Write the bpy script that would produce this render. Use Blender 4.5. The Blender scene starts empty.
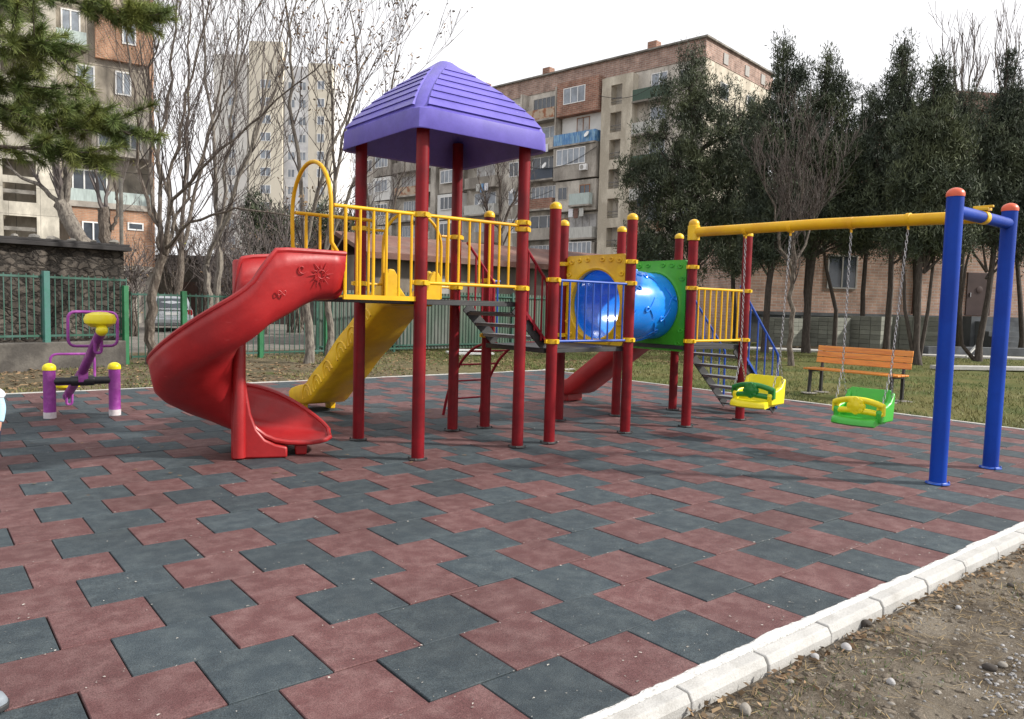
import bpy, math, random
import numpy as np
from mathutils import Vector, Matrix, Quaternion
R = math.radians
scn = bpy.context.scene
col = scn.collection
rng = random.Random(7)
nrng = np.random.default_rng(7)

# ------------------------------------------------------------------ camera
FPX, CAMH, PITCH, ROLL, YAW = 756.34, 1.419, 0.0714, 0.0256, 0.677
FWD = Vector((math.sin(YAW), math.cos(YAW), 0)); RGT = Vector((math.cos(YAW), -math.sin(YAW), 0)); UPZ = Vector((0, 0, 1))
fw = FWD * math.cos(PITCH) - UPZ * math.sin(PITCH)
up = FWD * math.sin(PITCH) + UPZ * math.cos(PITCH)
cx = RGT * math.cos(ROLL) + up * math.sin(ROLL)
cy = -RGT * math.sin(ROLL) + up * math.cos(ROLL)
cam_d = bpy.data.cameras.new("camera"); cam = bpy.data.objects.new("camera", cam_d); col.objects.link(cam)
m3 = Matrix((cx, cy, -fw)).transposed()
cam.matrix_world = Matrix.Translation((0, 0, CAMH)) @ m3.to_4x4()
cam_d.sensor_width = 36; cam_d.lens = FPX / 1024 * 36
cam_d.clip_start = 0.05; cam_d.clip_end = 3000
scn.camera = cam

def at(px, py, depth):
    """world point seen at a survey pixel, `depth` metres ahead of the tripod"""
    d = cx * ((px - 512) / FPX) - cy * ((py - 359.5) / FPX) + fw
    d = d / d.dot(FWD)
    return Vector((0, 0, CAMH)) + d * depth

# ------------------------------------------------------------------ materials
MATS = {}
def _n(nt, t, **k):
    n = nt.nodes.new(t)
    for a, v in k.items(): setattr(n, a, v)
    return n
def mat(name, c, rough=.55, var=.18, scale=6., fine=0., fscale=80., bump=0., bscale=90., metal=0., island=0., c2=None, mixlo=.45, mixhi=.6, mscale=3., coat=0., stretch=None, trans=0., spec=.5, chip=None, chs=22., chlo=.70, chstr=None):
    m = bpy.data.materials.new(name); m.use_nodes = True; nt = m.node_tree; L = nt.links.new
    b = nt.nodes['Principled BSDF']
    tc = _n(nt, 'ShaderNodeTexCoord'); vec = tc.outputs['Object']
    if stretch:
        mp = _n(nt, 'ShaderNodeMapping'); mp.inputs['Scale'].default_value = stretch; L(vec, mp.inputs[0]); vec = mp.outputs[0]
    nz = _n(nt, 'ShaderNodeTexNoise'); nz.inputs['Scale'].default_value = scale; nz.inputs['Detail'].default_value = 5; nz.inputs['Roughness'].default_value = .62; L(vec, nz.inputs['Vector'])
    mr = _n(nt, 'ShaderNodeMapRange'); mr.inputs[1].default_value = .3; mr.inputs[2].default_value = .7; mr.inputs[3].default_value = 1 - var; mr.inputs[4].default_value = 1 + var; L(nz.outputs[0], mr.inputs[0])
    val = mr.outputs[0]
    if fine:
        f = _n(nt, 'ShaderNodeTexNoise'); f.inputs['Scale'].default_value = fscale; f.inputs['Detail'].default_value = 3; L(tc.outputs['Object'], f.inputs['Vector'])
        fr = _n(nt, 'ShaderNodeMapRange'); fr.inputs[1].default_value = .3; fr.inputs[2].default_value = .7; fr.inputs[3].default_value = 1 - fine; fr.inputs[4].default_value = 1 + fine; L(f.outputs[0], fr.inputs[0])
        mu = _n(nt, 'ShaderNodeMath', operation='MULTIPLY'); L(val, mu.inputs[0]); L(fr.outputs[0], mu.inputs[1]); val = mu.outputs[0]
    if island:
        g = _n(nt, 'ShaderNodeNewGeometry'); ir = _n(nt, 'ShaderNodeMapRange'); ir.inputs[3].default_value = 1 - island; ir.inputs[4].default_value = 1 + island; L(g.outputs['Random Per Island'], ir.inputs[0])
        mu = _n(nt, 'ShaderNodeMath', operation='MULTIPLY'); L(val, mu.inputs[0]); L(ir.outputs[0], mu.inputs[1]); val = mu.outputs[0]
    base = None
    if c2 is not None:
        n2 = _n(nt, 'ShaderNodeTexNoise'); n2.inputs['Scale'].default_value = mscale; n2.inputs['Detail'].default_value = 6; n2.inputs['Roughness'].default_value = .65; L(vec, n2.inputs['Vector'])
        r2 = _n(nt, 'ShaderNodeMapRange'); r2.inputs[1].default_value = mixlo; r2.inputs[2].default_value = mixhi; L(n2.outputs[0], r2.inputs[0])
        mx = _n(nt, 'ShaderNodeMix', data_type='RGBA'); mx.inputs[6].default_value = (*c, 1); mx.inputs[7].default_value = (*c2, 1); L(r2.outputs[0], mx.inputs[0]); base = mx.outputs[2]
    vm = _n(nt, 'ShaderNodeVectorMath', operation='SCALE')
    if base is not None: L(base, vm.inputs[0])
    else: vm.inputs[0].default_value = c
    L(val, vm.inputs['Scale']); outc = vm.outputs[0]
    if chip:
        cn = _n(nt, 'ShaderNodeTexNoise'); cn.inputs['Scale'].default_value = chs; cn.inputs['Detail'].default_value = 5; cn.inputs['Roughness'].default_value = .7
        cv = tc.outputs['Object']
        if chstr: cm = _n(nt, 'ShaderNodeMapping'); cm.inputs['Scale'].default_value = chstr; cm.inputs['Rotation'].default_value = (0, 0, .6); L(cv, cm.inputs[0]); cv = cm.outputs[0]
        L(cv, cn.inputs['Vector'])
        ck = _n(nt, 'ShaderNodeMapRange'); ck.inputs[1].default_value = chlo; ck.inputs[2].default_value = chlo + .05; L(cn.outputs[0], ck.inputs[0])
        cx_ = _n(nt, 'ShaderNodeMix', data_type='RGBA'); L(ck.outputs[0], cx_.inputs[0]); L(outc, cx_.inputs[6]); cx_.inputs[7].default_value = (*chip, 1); outc = cx_.outputs[2]
    L(outc, b.inputs['Base Color'])
    rr = _n(nt, 'ShaderNodeMapRange'); rr.inputs[1].default_value = .3; rr.inputs[2].default_value = .7; rr.inputs[3].default_value = max(.05, rough - .1); rr.inputs[4].default_value = min(1, rough + .1); L(nz.outputs[0], rr.inputs[0]); L(rr.outputs[0], b.inputs['Roughness'])
    b.inputs['Metallic'].default_value = metal; b.inputs['Specular IOR Level'].default_value = spec
    if coat: b.inputs['Coat Weight'].default_value = coat; b.inputs['Coat Roughness'].default_value = .15
    if trans: b.inputs['Transmission Weight'].default_value = trans
    if bump:
        bn = _n(nt, 'ShaderNodeTexNoise'); bn.inputs['Scale'].default_value = bscale; bn.inputs['Detail'].default_value = 4; L(tc.outputs['Object'], bn.inputs['Vector'])
        bp = _n(nt, 'ShaderNodeBump'); bp.inputs['Strength'].default_value = 1; bp.inputs['Distance'].default_value = bump; L(bn.outputs[0], bp.inputs['Height']); L(bp.outputs[0], b.inputs['Normal'])
    MATS[name] = m
    return m

def wallmat(name, c1, c2, mortar, bw, bh, ms, var=.25, stain=.35, rough=.85, bump=.01, sscale=(.5, .5, .12), offset=.5):
    """masonry: a brick texture laid on the face's own plane, with weather stains"""
    m = bpy.data.materials.new(name); m.use_nodes = True; nt = m.node_tree; L = nt.links.new
    b = nt.nodes['Principled BSDF']
    tc = _n(nt, 'ShaderNodeTexCoord')
    sp = _n(nt, 'ShaderNodeSeparateXYZ'); L(tc.outputs['Object'], sp.inputs[0])
    sn = _n(nt, 'ShaderNodeSeparateXYZ'); L(tc.outputs['Normal'], sn.inputs[0])
    ab = _n(nt, 'ShaderNodeMath', operation='ABSOLUTE'); L(sn.outputs[0], ab.inputs[0])
    gt = _n(nt, 'ShaderNodeMath', operation='GREATER_THAN'); L(ab.outputs[0], gt.inputs[0]); gt.inputs[1].default_value = .6
    mxf = _n(nt, 'ShaderNodeMix', data_type='FLOAT'); L(gt.outputs[0], mxf.inputs[0]); L(sp.outputs[0], mxf.inputs[2]); L(sp.outputs[1], mxf.inputs[3])
    cb = _n(nt, 'ShaderNodeCombineXYZ'); L(mxf.outputs[0], cb.inputs[0]); L(sp.outputs[2], cb.inputs[1])
    br = _n(nt, 'ShaderNodeTexBrick'); br.offset = offset
    br.inputs['Color1'].default_value = (*c1, 1); br.inputs['Color2'].default_value = (*c2, 1); br.inputs['Mortar'].default_value = (*mortar, 1)
    br.inputs['Scale'].default_value = 1; br.inputs['Mortar Size'].default_value = ms; br.inputs['Mortar Smooth'].default_value = .3; br.inputs['Brick Width'].default_value = bw; br.inputs['Row Height'].default_value = bh
    L(cb.outputs[0], br.inputs['Vector'])
    mp = _n(nt, 'ShaderNodeMapping'); mp.inputs['Scale'].default_value = sscale; L(tc.outputs['Object'], mp.inputs[0])
    nz = _n(nt, 'ShaderNodeTexNoise'); nz.inputs['Scale'].default_value = 2.2; nz.inputs['Detail'].default_value = 8; nz.inputs['Roughness'].default_value = .7; L(mp.outputs[0], nz.inputs['Vector'])
    mr = _n(nt, 'ShaderNodeMapRange'); mr.inputs[1].default_value = .3; mr.inputs[2].default_value = .65; mr.inputs[3].default_value = 1 - stain; mr.inputs[4].default_value = 1 + stain * .5; L(nz.outputs[0], mr.inputs[0])
    n2 = _n(nt, 'ShaderNodeTexNoise'); n2.inputs['Scale'].default_value = 1.3; n2.inputs['Detail'].default_value = 6; L(tc.outputs['Object'], n2.inputs['Vector'])
    m2 = _n(nt, 'ShaderNodeMapRange'); m2.inputs[1].default_value = .3; m2.inputs[2].default_value = .7; m2.inputs[3].default_value = 1 - var; m2.inputs[4].default_value = 1 + var; L(n2.outputs[0], m2.inputs[0])
    mu = _n(nt, 'ShaderNodeMath', operation='MULTIPLY'); L(mr.outputs[0], mu.inputs[0]); L(m2.outputs[0], mu.inputs[1])
    vm = _n(nt, 'ShaderNodeVectorMath', operation='SCALE'); L(br.outputs[0], vm.inputs[0]); L(mu.outputs[0], vm.inputs['Scale']); L(vm.outputs[0], b.inputs['Base Color'])
    b.inputs['Roughness'].default_value = rough; b.inputs['Specular IOR Level'].default_value = .25
    bp = _n(nt, 'ShaderNodeBump'); bp.inputs['Distance'].default_value = bump; bp.invert = True; L(br.outputs['Fac'], bp.inputs['Height']); L(bp.outputs[0], b.inputs['Normal'])
    MATS[name] = m
    return m

M = MATS
mat('red_paint', (.195, .005, .010), .45, .16, 5, c2=(.13, .004, .008), mscale=2.2, spec=.25, chip=(.34, .17, .15), chs=30, chlo=.705)
mat('rail_red', (.23, .009, .02), .5, .15, 5, spec=.25)
mat('yellow_paint', (.76, .43, .008), .45, .12, 6, c2=(.62, .32, .008), mscale=3, spec=.3, chip=(.30, .16, .04), chs=26, chlo=.70)
mat('yellow_plastic', (.76, .47, .006), .38, .10, 4, c2=(.64, .36, .006), mscale=2.5, fine=.05, fscale=40)
mat('lemon_plastic', (.80, .68, .012), .35, .08, 5)
mat('red_plastic', (.345, .012, .014), .42, .07, 3, chip=(.44, .06, .06), chs=9, chlo=.66, chstr=(1, 1, 6), c2=(.29, .010, .013), mscale=2.0, fine=.05, fscale=60, bump=.0008, bscale=30)
mat('purple_plastic', (.14, .112, .48), .46, .06, 3, chip=(.27, .24, .58), chs=14, chlo=.69, c2=(.112, .09, .40), mscale=2.2, fine=.04, fscale=50)
mat('blue_paint', (.004, .048, .36), .45, .12, 5, c2=(.004, .036, .28), mscale=2.5, spec=.2, chip=(.16, .2, .3), chs=30, chlo=.70)
mat('blue_rail', (.015, .07, .36), .42, .12, 6)
mat('blue_plastic', (.008, .23, .82), .24, .10, 3, coat=.3)
mat('green_plastic', (.04, .33, .018), .36, .12, 4, c2=(.05, .36, .02), mscale=6)
mat('swing_green', (.05, .40, .04), .33, .08, 5)
mat('dark_green_plastic', (.015, .19, .03), .36, .1, 5)
mat('steel_dark', (.028, .029, .031), .55, .25, 6, c2=(.06, .056, .052), mscale=4, mixlo=.55, mixhi=.75)
mat('tread_metal', (.24, .245, .25), .5, .25, 8, metal=.3)
mat('galvanised', (.42, .42, .43), .38, .2, 20, metal=.85)
mat('plate_grey', (.25, .25, .26), .5, .25, 20, metal=.4)
mat('orange_cap', (.62, .10, .04), .4, .1, 8)
mat('violet_paint', (.24, .035, .25), .45, .2, 7, c2=(.36, .10, .36), mscale=5, mixlo=.5, mixhi=.7)
mat('pale_base', (.55, .50, .52), .7, .2, 20)
mat('black_tube', (.018, .018, .02), .35, .3, 9)
mat('bench_wood', (.68, .25, .03), .42, .14, 3, stretch=(9, .8, 9), c2=(.54, .16, .02), mscale=2.5, coat=.2)
mat('black_metal', (.015, .014, .014), .5, .2, 8)
mat('rubber_red', (.098, .043, .043), .74, .14, 1.3, fine=.40, fscale=190, island=.10, bump=.0024, bscale=230, c2=(.165, .095, .092), mscale=9, mixlo=.42, mixhi=.75, spec=.32, chip=(.24, .185, .18), chs=34, chlo=.665, chstr=(1, 2.2, 1))
mat('rubber_grey', (.034, .047, .056), .74, .15, 1.3, fine=.44, fscale=190, island=.12, bump=.0024, bscale=230, c2=(.068, .085, .092), mscale=9, mixlo=.42, mixhi=.75, spec=.32, chip=(.16, .175, .18), chs=34, chlo=.655, chstr=(1, 2.2, 1))
mat('rubber_base', (.010, .010, .011), .95, .2, 10)
mat('kerb_concrete', (.43, .425, .41), .85, .14, 4, fine=.10, fscale=120, bump=.002, bscale=120, c2=(.33, .32, .30), mscale=6, mixlo=.5, mixhi=.72)
mat('mortar', (.58, .575, .56), .95, .22, 12, fine=.35, fscale=90, bump=.006, bscale=60)
mat('edging_concrete', (.42, .41, .39), .9, .2, 5, fine=.15)
mat('pebble', (.175, .16, .14), .85, .2, 14, island=.45, fine=.12, bump=.003, bscale=40)
mat('pale_pebble', (.27, .265, .265), .85, .18, 10, island=.3, fine=.12, bump=.003, bscale=40)
mat('dark_stone', (.05, .042, .036), .9, .3, 10, bump=.005, bscale=40)
mat('soil_clod', (.125, .103, .078), .95, .3, 20, island=.35, fine=.3, fscale=120, bump=.006, bscale=60)
mat('pale_grit', (.34, .32, .29), .9, .2, 5, island=.5)
mat('straw', (.26, .19, .095), .9, .2, 8, island=.4)
mat('grass_blade', (.075, .115, .026), .75, .2, .5, island=.4, c2=(.17, .155, .055), mscale=.45, mixlo=.4, mixhi=.6)
mat('green_blade', (.07, .12, .025), .75, .2, 3, island=.4)
mat('dead_leaf', (.17, .105, .055), .85, .2, 3, island=.5, c2=(.21, .145, .08), mscale=1.4)
mat('bark', (.075, .058, .046), .9, .3, 6, stretch=(6, 6, 1.5), c2=(.17, .145, .12), mscale=4, bump=.01, bscale=25)
mat('dark_bark', (.042, .033, .027), .9, .3, 6, stretch=(6, 6, 1.5), c2=(.075, .06, .05), mscale=4, bump=.01, bscale=25)
mat('pale_bark', (.20, .178, .15), .9, .3, 5, stretch=(5, 5, 1.2), c2=(.09, .075, .065), mscale=4, bump=.01, bscale=25)
mat('twig', (.070, .054, .048), .85, .25, 3)
mat('grey_twig', (.11, .093, .088), .85, .25, 3)
mat('juniper_leaf', (.050, .066, .040), .7, .3, .8, island=.5, c2=(.082, .096, .050), mscale=.8, spec=.3)
mat('dark_juniper', (.040, .054, .037), .7, .3, .8, island=.5, c2=(.066, .080, .046), mscale=.8, spec=.3)
mat('pine_needle', (.09, .13, .034), .6, .25, 1.5, island=.4, c2=(.19, .215, .055), mscale=1.6, spec=.35)
mat('ivy_leaf', (.055, .065, .02), .7, .25, 1.5, island=.5, c2=(.20, .19, .04), mscale=1.2)
mat('fence_green', (.016, .075, .048), .5, .25, 3, c2=(.035, .10, .08), mscale=2)
mat('bright_fence_green', (.014, .13, .048), .5, .2, 4)
mat('teal_post', (.05, .16, .14), .6, .25, 4, c2=(.03, .13, .10), mscale=4)
mat('sheet_green', (.035, .085, .055), .6, .25, 1.5, stretch=(1, 1, .3), c2=(.09, .11, .085), mscale=1.2)
mat('sheet_grey', (.12, .13, .115), .65, .25, 1.5, stretch=(1, 1, .3), c2=(.06, .085, .065), mscale=1.2)
mat('old_concrete', (.24, .225, .20), .92, .25, 2, fine=.12, fscale=30, c2=(.13, .12, .105), mscale=1.2, bump=.01, bscale=12)
mat('dark_concrete', (.062, .056, .050), .92, .25, 2, fine=.12, fscale=30, c2=(.105, .096, .085), mscale=1.5, bump=.01, bscale=12)
mat('tar_roof', (.045, .042, .042), .9, .3, 2)
mat('rust_roof', (.13, .062, .048), .85, .3, 1.5, c2=(.17, .10, .08), mscale=1.2)
mat('shed_wall', (.20, .175, .14), .92, .25, .8, stretch=(1, 1, .4), c2=(.12, .10, .085), mscale=.9, fine=.1)
mat('white_frame', (.74, .74, .73), .5, .08, 5)
mat('brown_frame', (.26, .11, .045), .6, .2, 5)
mat('grey_frame', (.30, .29, .27), .6, .15, 5)
mat('glass', (.045, .055, .07), .12, .5, .9, spec=.8)
mat('pale_glass', (.22, .25, .29), .18, .5, .7, spec=.8)
mat('curtain_glass', (.34, .33, .32), .3, .35, 1.2, spec=.6)
mat('plaster_grey', (.50, .465, .41), .9, .3, .9, stretch=(1, 1, .35), c2=(.27, .245, .21), mscale=.6, fine=.1, fscale=8)
mat('plaster_dark', (.35, .32, .28), .9, .32, .9, stretch=(1, 1, .35), c2=(.20, .18, .155), mscale=.7, fine=.1, fscale=8)
mat('plaster_cream', (.60, .55, .45), .9, .12, .5, stretch=(1, 1, .3), c2=(.36, .32, .255), mscale=.5, fine=.08, fscale=8)
mat('plaster_white', (.64, .635, .61), .85, .1, 1)
mat('tower_beige', (.74, .68, .56), .9, .08, .2, stretch=(1, 1, .3), c2=(.66, .61, .51), mscale=.3)
mat('tower_white', (.80, .80, .80), .9, .08, .2, c2=(.58, .58, .6), mscale=.3)
mat('tower_grey', (.70, .68, .64), .9, .1, .2)
mat('blue_sheet', (.06, .19, .42), .6, .3, 3, stretch=(4, 1, .6), c2=(.22, .38, .52), mscale=2)
mat('navy_sheet', (.045, .06, .085), .6, .3, 3, stretch=(4, 1, .6))
mat('green_sheet', (.045, .085, .06), .6, .25, 3, stretch=(4, 1, .6))
mat('mint_sheet', (.40, .47, .45), .65, .2, 3, stretch=(4, 1, .6))
mat('rusty_sheet', (.42, .33, .24), .7, .2, 2, c2=(.26, .10, .045), mscale=1.6, mixlo=.48, mixhi=.58)
mat('pale_sheet', (.46, .46, .43), .7, .2, 3, stretch=(4, 1, .6))
mat('drain_pipe', (.12, .115, .11), .7, .2, 3)
mat('plinth_stone', (.115, .125, .135), .9, .25, 1.5, c2=(.075, .08, .088), mscale=1)
mat('block_grey', (.19, .195, .165), .9, .16, 2, island=.18, fine=.12, fscale=30)
mat('pallet_wood', (.27, .22, .15), .85, .25, 4)
mat('timber', (.16, .13, .105), .88, .25, 3)
mat('door_brown', (.055, .03, .026), .45, .2, 3)
mat('silver_paint', (.46, .48, .50), .3, .06, 2, metal=.55, coat=.5)
mat('tyre_rubber', (.012, .012, .012), .85, .2, 10)
mat('tail_red', (.35, .012, .012), .25, .1, 6)
mat('skin', (.52, .29, .21), .5, .06, 8)
mat('pale_blue_cloth', (.36, .58, .74), .8, .12, 9, fine=.1)
mat('white_cloth', (.68, .68, .72), .85, .08, 9)
mat('navy_cloth', (.03, .04, .08), .9, .15, 9)
mat('hair_brown', (.05, .03, .02), .7, .2, 20)
mat('shoe_grey', (.19, .22, .25), .6, .15, 9)
mat('board_white', (.62, .62, .60), .7, .12, 4)
wallmat('brick_orange', (.46, .25, .155), (.36, .19, .115), (.40, .33, .26), .26, .085, .012, stain=.25)
wallmat('brick_pink', (.38, .25, .20), (.28, .175, .14), (.42, .37, .33), .5, .18, .022, stain=.35)
wallmat('brick_bay', (.33, .165, .115), (.23, .115, .08), (.36, .29, .24), .5, .18, .022, stain=.3)
wallmat('brick_right', (.50, .33, .255), (.40, .25, .19), (.46, .40, .35), .42, .14, .02, stain=.35)
wallmat('panel_grey', (.37, .33, .275), (.31, .275, .225), (.17, .15, .13), 3.1, 2.62, .02, var=.3, stain=.4, offset=0, sscale=(.7, .7, .2))
wallmat('stair_panel', (.52, .485, .41), (.45, .42, .355), (.30, .28, .24), 1.3, 1.3, .012, var=.25, stain=.4, offset=0, sscale=(.8, .8, .3))
def rubble(name):
    m = mat(name, (.085, .072, .06), .95, .3, 3, fine=.25, fscale=40); nt = m.node_tree; L = nt.links.new; b = nt.nodes['Principled BSDF']
    tc = _n(nt, 'ShaderNodeTexCoord'); mp = _n(nt, 'ShaderNodeMapping'); mp.inputs['Scale'].default_value = (1, 1, 1.5); L(tc.outputs['Object'], mp.inputs[0])
    nz = _n(nt, 'ShaderNodeTexNoise'); nz.inputs['Scale'].default_value = 5; nz.inputs['Detail'].default_value = 4; L(mp.outputs[0], nz.inputs['Vector']); av = _n(nt, 'ShaderNodeVectorMath', operation='MULTIPLY_ADD'); L(nz.outputs['Color'], av.inputs[0]); av.inputs[1].default_value = (.28, .28, .28); L(mp.outputs[0], av.inputs[2]); mp = av
    v = _n(nt, 'ShaderNodeTexVoronoi'); v.inputs['Scale'].default_value = 5.2; L(mp.outputs[0], v.inputs['Vector'])
    e = _n(nt, 'ShaderNodeTexVoronoi', feature='DISTANCE_TO_EDGE'); e.inputs['Scale'].default_value = 5.2; L(mp.outputs[0], e.inputs['Vector'])
    sp = _n(nt, 'ShaderNodeSeparateColor'); L(v.outputs['Color'], sp.inputs[0])
    cr = _n(nt, 'ShaderNodeMapRange'); cr.inputs[3].default_value = .6; cr.inputs[4].default_value = 1.3; L(sp.outputs[0], cr.inputs[0])
    er = _n(nt, 'ShaderNodeMapRange'); er.inputs[1].default_value = 0; er.inputs[2].default_value = .2; er.inputs[3].default_value = .3; er.inputs[4].default_value = 1; L(e.outputs['Distance'], er.inputs[0])
    mu = _n(nt, 'ShaderNodeMath', operation='MULTIPLY'); L(cr.outputs[0], mu.inputs[0]); L(er.outputs[0], mu.inputs[1])
    old = b.inputs['Base Color'].links[0].from_socket; vm = _n(nt, 'ShaderNodeVectorMath', operation='SCALE'); L(old, vm.inputs[0]); L(mu.outputs[0], vm.inputs['Scale']); L(vm.outputs[0], b.inputs['Base Color'])
    bp = _n(nt, 'ShaderNodeBump'); bp.inputs['Distance'].default_value = .03; L(er.outputs[0], bp.inputs['Height']); L(bp.outputs[0], b.inputs['Normal'])
rubble('rubble_stone')
wallmat('unused_stone', (.155, .135, .115), (.085, .072, .062), (.035, .031, .028), .42, .23, .03, var=.5, stain=.45, bump=.05, sscale=(1.5, 1.5, 1.5))

# ------------------------------------------------------------------ mesh builder
class MB:
    def __init__(s): s.v = []; s.f = []; s.mi = []
    def add(s, vs, fs, mi=0):
        o = len(s.v); s.v += [Vector(p) for p in vs]
        for f in fs: s.f.append([i + o for i in f]); s.mi.append(mi)
        return s
    def box(s, c, d, rot=None, mi=0, taper=1.):
        c = Vector(c); hx, hy, hz = d[0] / 2, d[1] / 2, d[2] / 2
        vs = []
        for z, t in ((-hz, 1.), (hz, taper)):
            for x, y in ((-hx, -hy), (hx, -hy), (hx, hy), (-hx, hy)):
                p = Vector((x * t, y * t, z))
                if rot is not None: p = rot @ p
                vs.append(p + c)
        return s.add(vs, [(3, 2, 1, 0), (4, 5, 6, 7), (0, 1, 5, 4), (1, 2, 6, 5), (2, 3, 7, 6), (3, 0, 4, 7)], mi)
    def bx(s, x0, x1, y0, y1, z0, z1, mi=0):
        return s.box(((x0 + x1) / 2, (y0 + y1) / 2, (z0 + z1) / 2), (abs(x1 - x0), abs(y1 - y0), abs(z1 - z0)), None, mi)
    def bar(s, a, b, w, t, upv=(0, 0, 1), mi=0):
        a = Vector(a); b = Vector(b); x = (b - a); l = x.length; x.normalize()
        u = Vector(upv); y = u.cross(x)
        if y.length < 1e-4: y = Vector((0, 1, 0)).cross(x)
        y.normalize(); z = x.cross(y)
        return s.box((a + b) / 2, (l, w, t), Matrix((x, y, z)).transposed(), mi)
    def tube(s, pts, r, n=8, cap=True, mi=0, closed=False):
        pts = [Vector(p) for p in pts]; k = len(pts)
        rs = list(r) if isinstance(r, (list, tuple)) else [r] * k
        prev = None; rings = []
        for i in range(k):
            if closed: t = pts[(i + 1) % k] - pts[i - 1]
            else: t = pts[min(i + 1, k - 1)] - pts[max(i - 1, 0)]
            if t.length < 1e-9: t = Vector((0, 0, 1))
            t.normalize()
            if prev is None:
                a = Vector((0, 0, 1)) if abs(t.z) < .9 else Vector((1, 0, 0))
                u = t.cross(a).normalized()
            else:
                u = prev - t * prev.dot(t)
                if u.length < 1e-6: u = t.orthogonal()
                u.normalize()
            prev = u; w = t.cross(u)
            rings.append([pts[i] + (u * math.cos(2 * math.pi * j / n) + w * math.sin(2 * math.pi * j / n)) * rs[i] for j in range(n)])
        vs = [p for q in rings for p in q]; fs = []
        for i in range(k if closed else k - 1):
            i2 = (i + 1) % k
            for j in range(n):
                j2 = (j + 1) % n
                fs.append((i * n + j, i * n + j2, i2 * n + j2, i2 * n + j))
        if cap and not closed:
            fs.append(tuple(range(n - 1, -1, -1))); fs.append(tuple((k - 1) * n + j for j in range(n)))
        return s.add(vs, fs, mi)
    def lathe(s, prof, c=(0, 0, 0), n=16, mi=0, axis=None, cap=True):
        c = Vector(c); q = Vector((0, 0, 1)).rotation_difference(Vector(axis).normalized()) if axis is not None else Quaternion()
        vs = []
        for r, z in prof:
            for j in range(n):
                a = 2 * math.pi * j / n
                vs.append(c + q @ Vector((r * math.cos(a), r * math.sin(a), z)))
        fs = []
        for i in range(len(prof) - 1):
            for j in range(n):
                j2 = (j + 1) % n; fs.append((i * n + j, i * n + j2, (i + 1) * n + j2, (i + 1) * n + j))
        if cap:
            fs.append(tuple(range(n - 1, -1, -1))); fs.append(tuple((len(prof) - 1) * n + j for j in range(n)))
        return s.add(vs, fs, mi)
    def loft(s, secs, mi=0, closed=False, cap=False):
        n = len(secs[0]); vs = [p for q in secs for p in q]; fs = []
        for i in range(len(secs) - 1):
            for j in range(n if closed else n - 1):
                j2 = (j + 1) % n
                fs.append((i * n + j, i * n + j2, (i + 1) * n + j2, (i + 1) * n + j))
        if cap:
            fs.append(tuple(range(n - 1, -1, -1))); fs.append(tuple((len(secs) - 1) * n + j for j in range(n)))
        return s.add(vs, fs, mi)
    def prism(s, poly, y0, y1, axis='y', mi=0):
        """extrude a 2D outline (a,b) along an axis"""
        def P(a, b, t):
            return Vector((a, t, b)) if axis == 'y' else (Vector((t, a, b)) if axis == 'x' else Vector((a, b, t)))
        n = len(poly); vs = [P(a, b, y0) for a, b in poly] + [P(a, b, y1) for a, b in poly]
        fs = [tuple(range(n - 1, -1, -1)), tuple(range(n, 2 * n))]
        for i in range(n):
            j = (i + 1) % n; fs.append((i, j, n + j, n + i))
        return s.add(vs, fs, mi)

def arc(c, r, a0, a1, n, ax=(1, 0, 0), ay=(0, 0, 1)):
    c = Vector(c); ax = Vector(ax); ay = Vector(ay)
    return [c + ax * r * math.cos(R(a0 + (a1 - a0) * i / n)) + ay * r * math.sin(R(a0 + (a1 - a0) * i / n)) for i in range(n + 1)]
def rounded(pts, rad, n=5, closed=False):
    pts = [Vector(p) for p in pts]; out = []
    k = len(pts)
    for i in range(k):
        if not closed and i in (0, k - 1): out.append(pts[i]); continue
        p = pts[i]; a = (pts[i - 1] - p); b = (pts[(i + 1) % k] - p)
        ra = min(rad, a.length * .49, b.length * .49)
        p0 = p + a.normalized() * ra; p1 = p + b.normalized() * ra
        for j in range(n + 1):
            t = j / n; out.append((1 - t) ** 2 * p0 + 2 * t * (1 - t) * p + t * t * p1)
    return out

WL = {}
def fix_mesh(me, smooth, ang):
    if smooth:
        me.shade_smooth(); me.set_sharp_from_angle(angle=R(ang))
def mesh_obj(name, mb, mats, smooth=True, ang=40, bevel=0., solid=0., offset=(0, 0, 0)):
    o_ = Vector(offset)
    me = bpy.data.meshes.new(name)
    me.from_pydata([tuple(p - o_) for p in mb.v], [], mb.f)
    mats = mats if isinstance(mats, (list, tuple)) else [mats]
    for m in mats: me.materials.append(M[m] if isinstance(m, str) else m)
    if len(mats) > 1: me.polygons.foreach_set('material_index', mb.mi)
    me.validate(); me.update(); fix_mesh(me, smooth, ang)
    o = bpy.data.objects.new(name, me); col.objects.link(o)
    if solid:
        md = o.modifiers.new('Solidify', 'SOLIDIFY'); md.thickness = solid; md.offset = 0
    if bevel:
        md = o.modifiers.new('Bevel', 'BEVEL'); md.width = bevel; md.segments = 2; md.limit_method = 'ANGLE'; md.angle_limit = R(40)
    return o
def tag(o, label=None, cat=None, group=None, kind=None):
    if label: o['label'] = label
    if cat: o['category'] = cat
    if group: o['group'] = group
    if kind: o['kind'] = kind
    return o
def thing(name, label, cat, loc=(0, 0, 0), rotz=0., group=None):
    o = bpy.data.objects.new(name, None); col.objects.link(o); o.location = loc; o.rotation_euler = (0, 0, rotz); o.empty_display_size = .2
    WL[o.name] = Vector(loc)
    return tag(o, label, cat, group)
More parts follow.
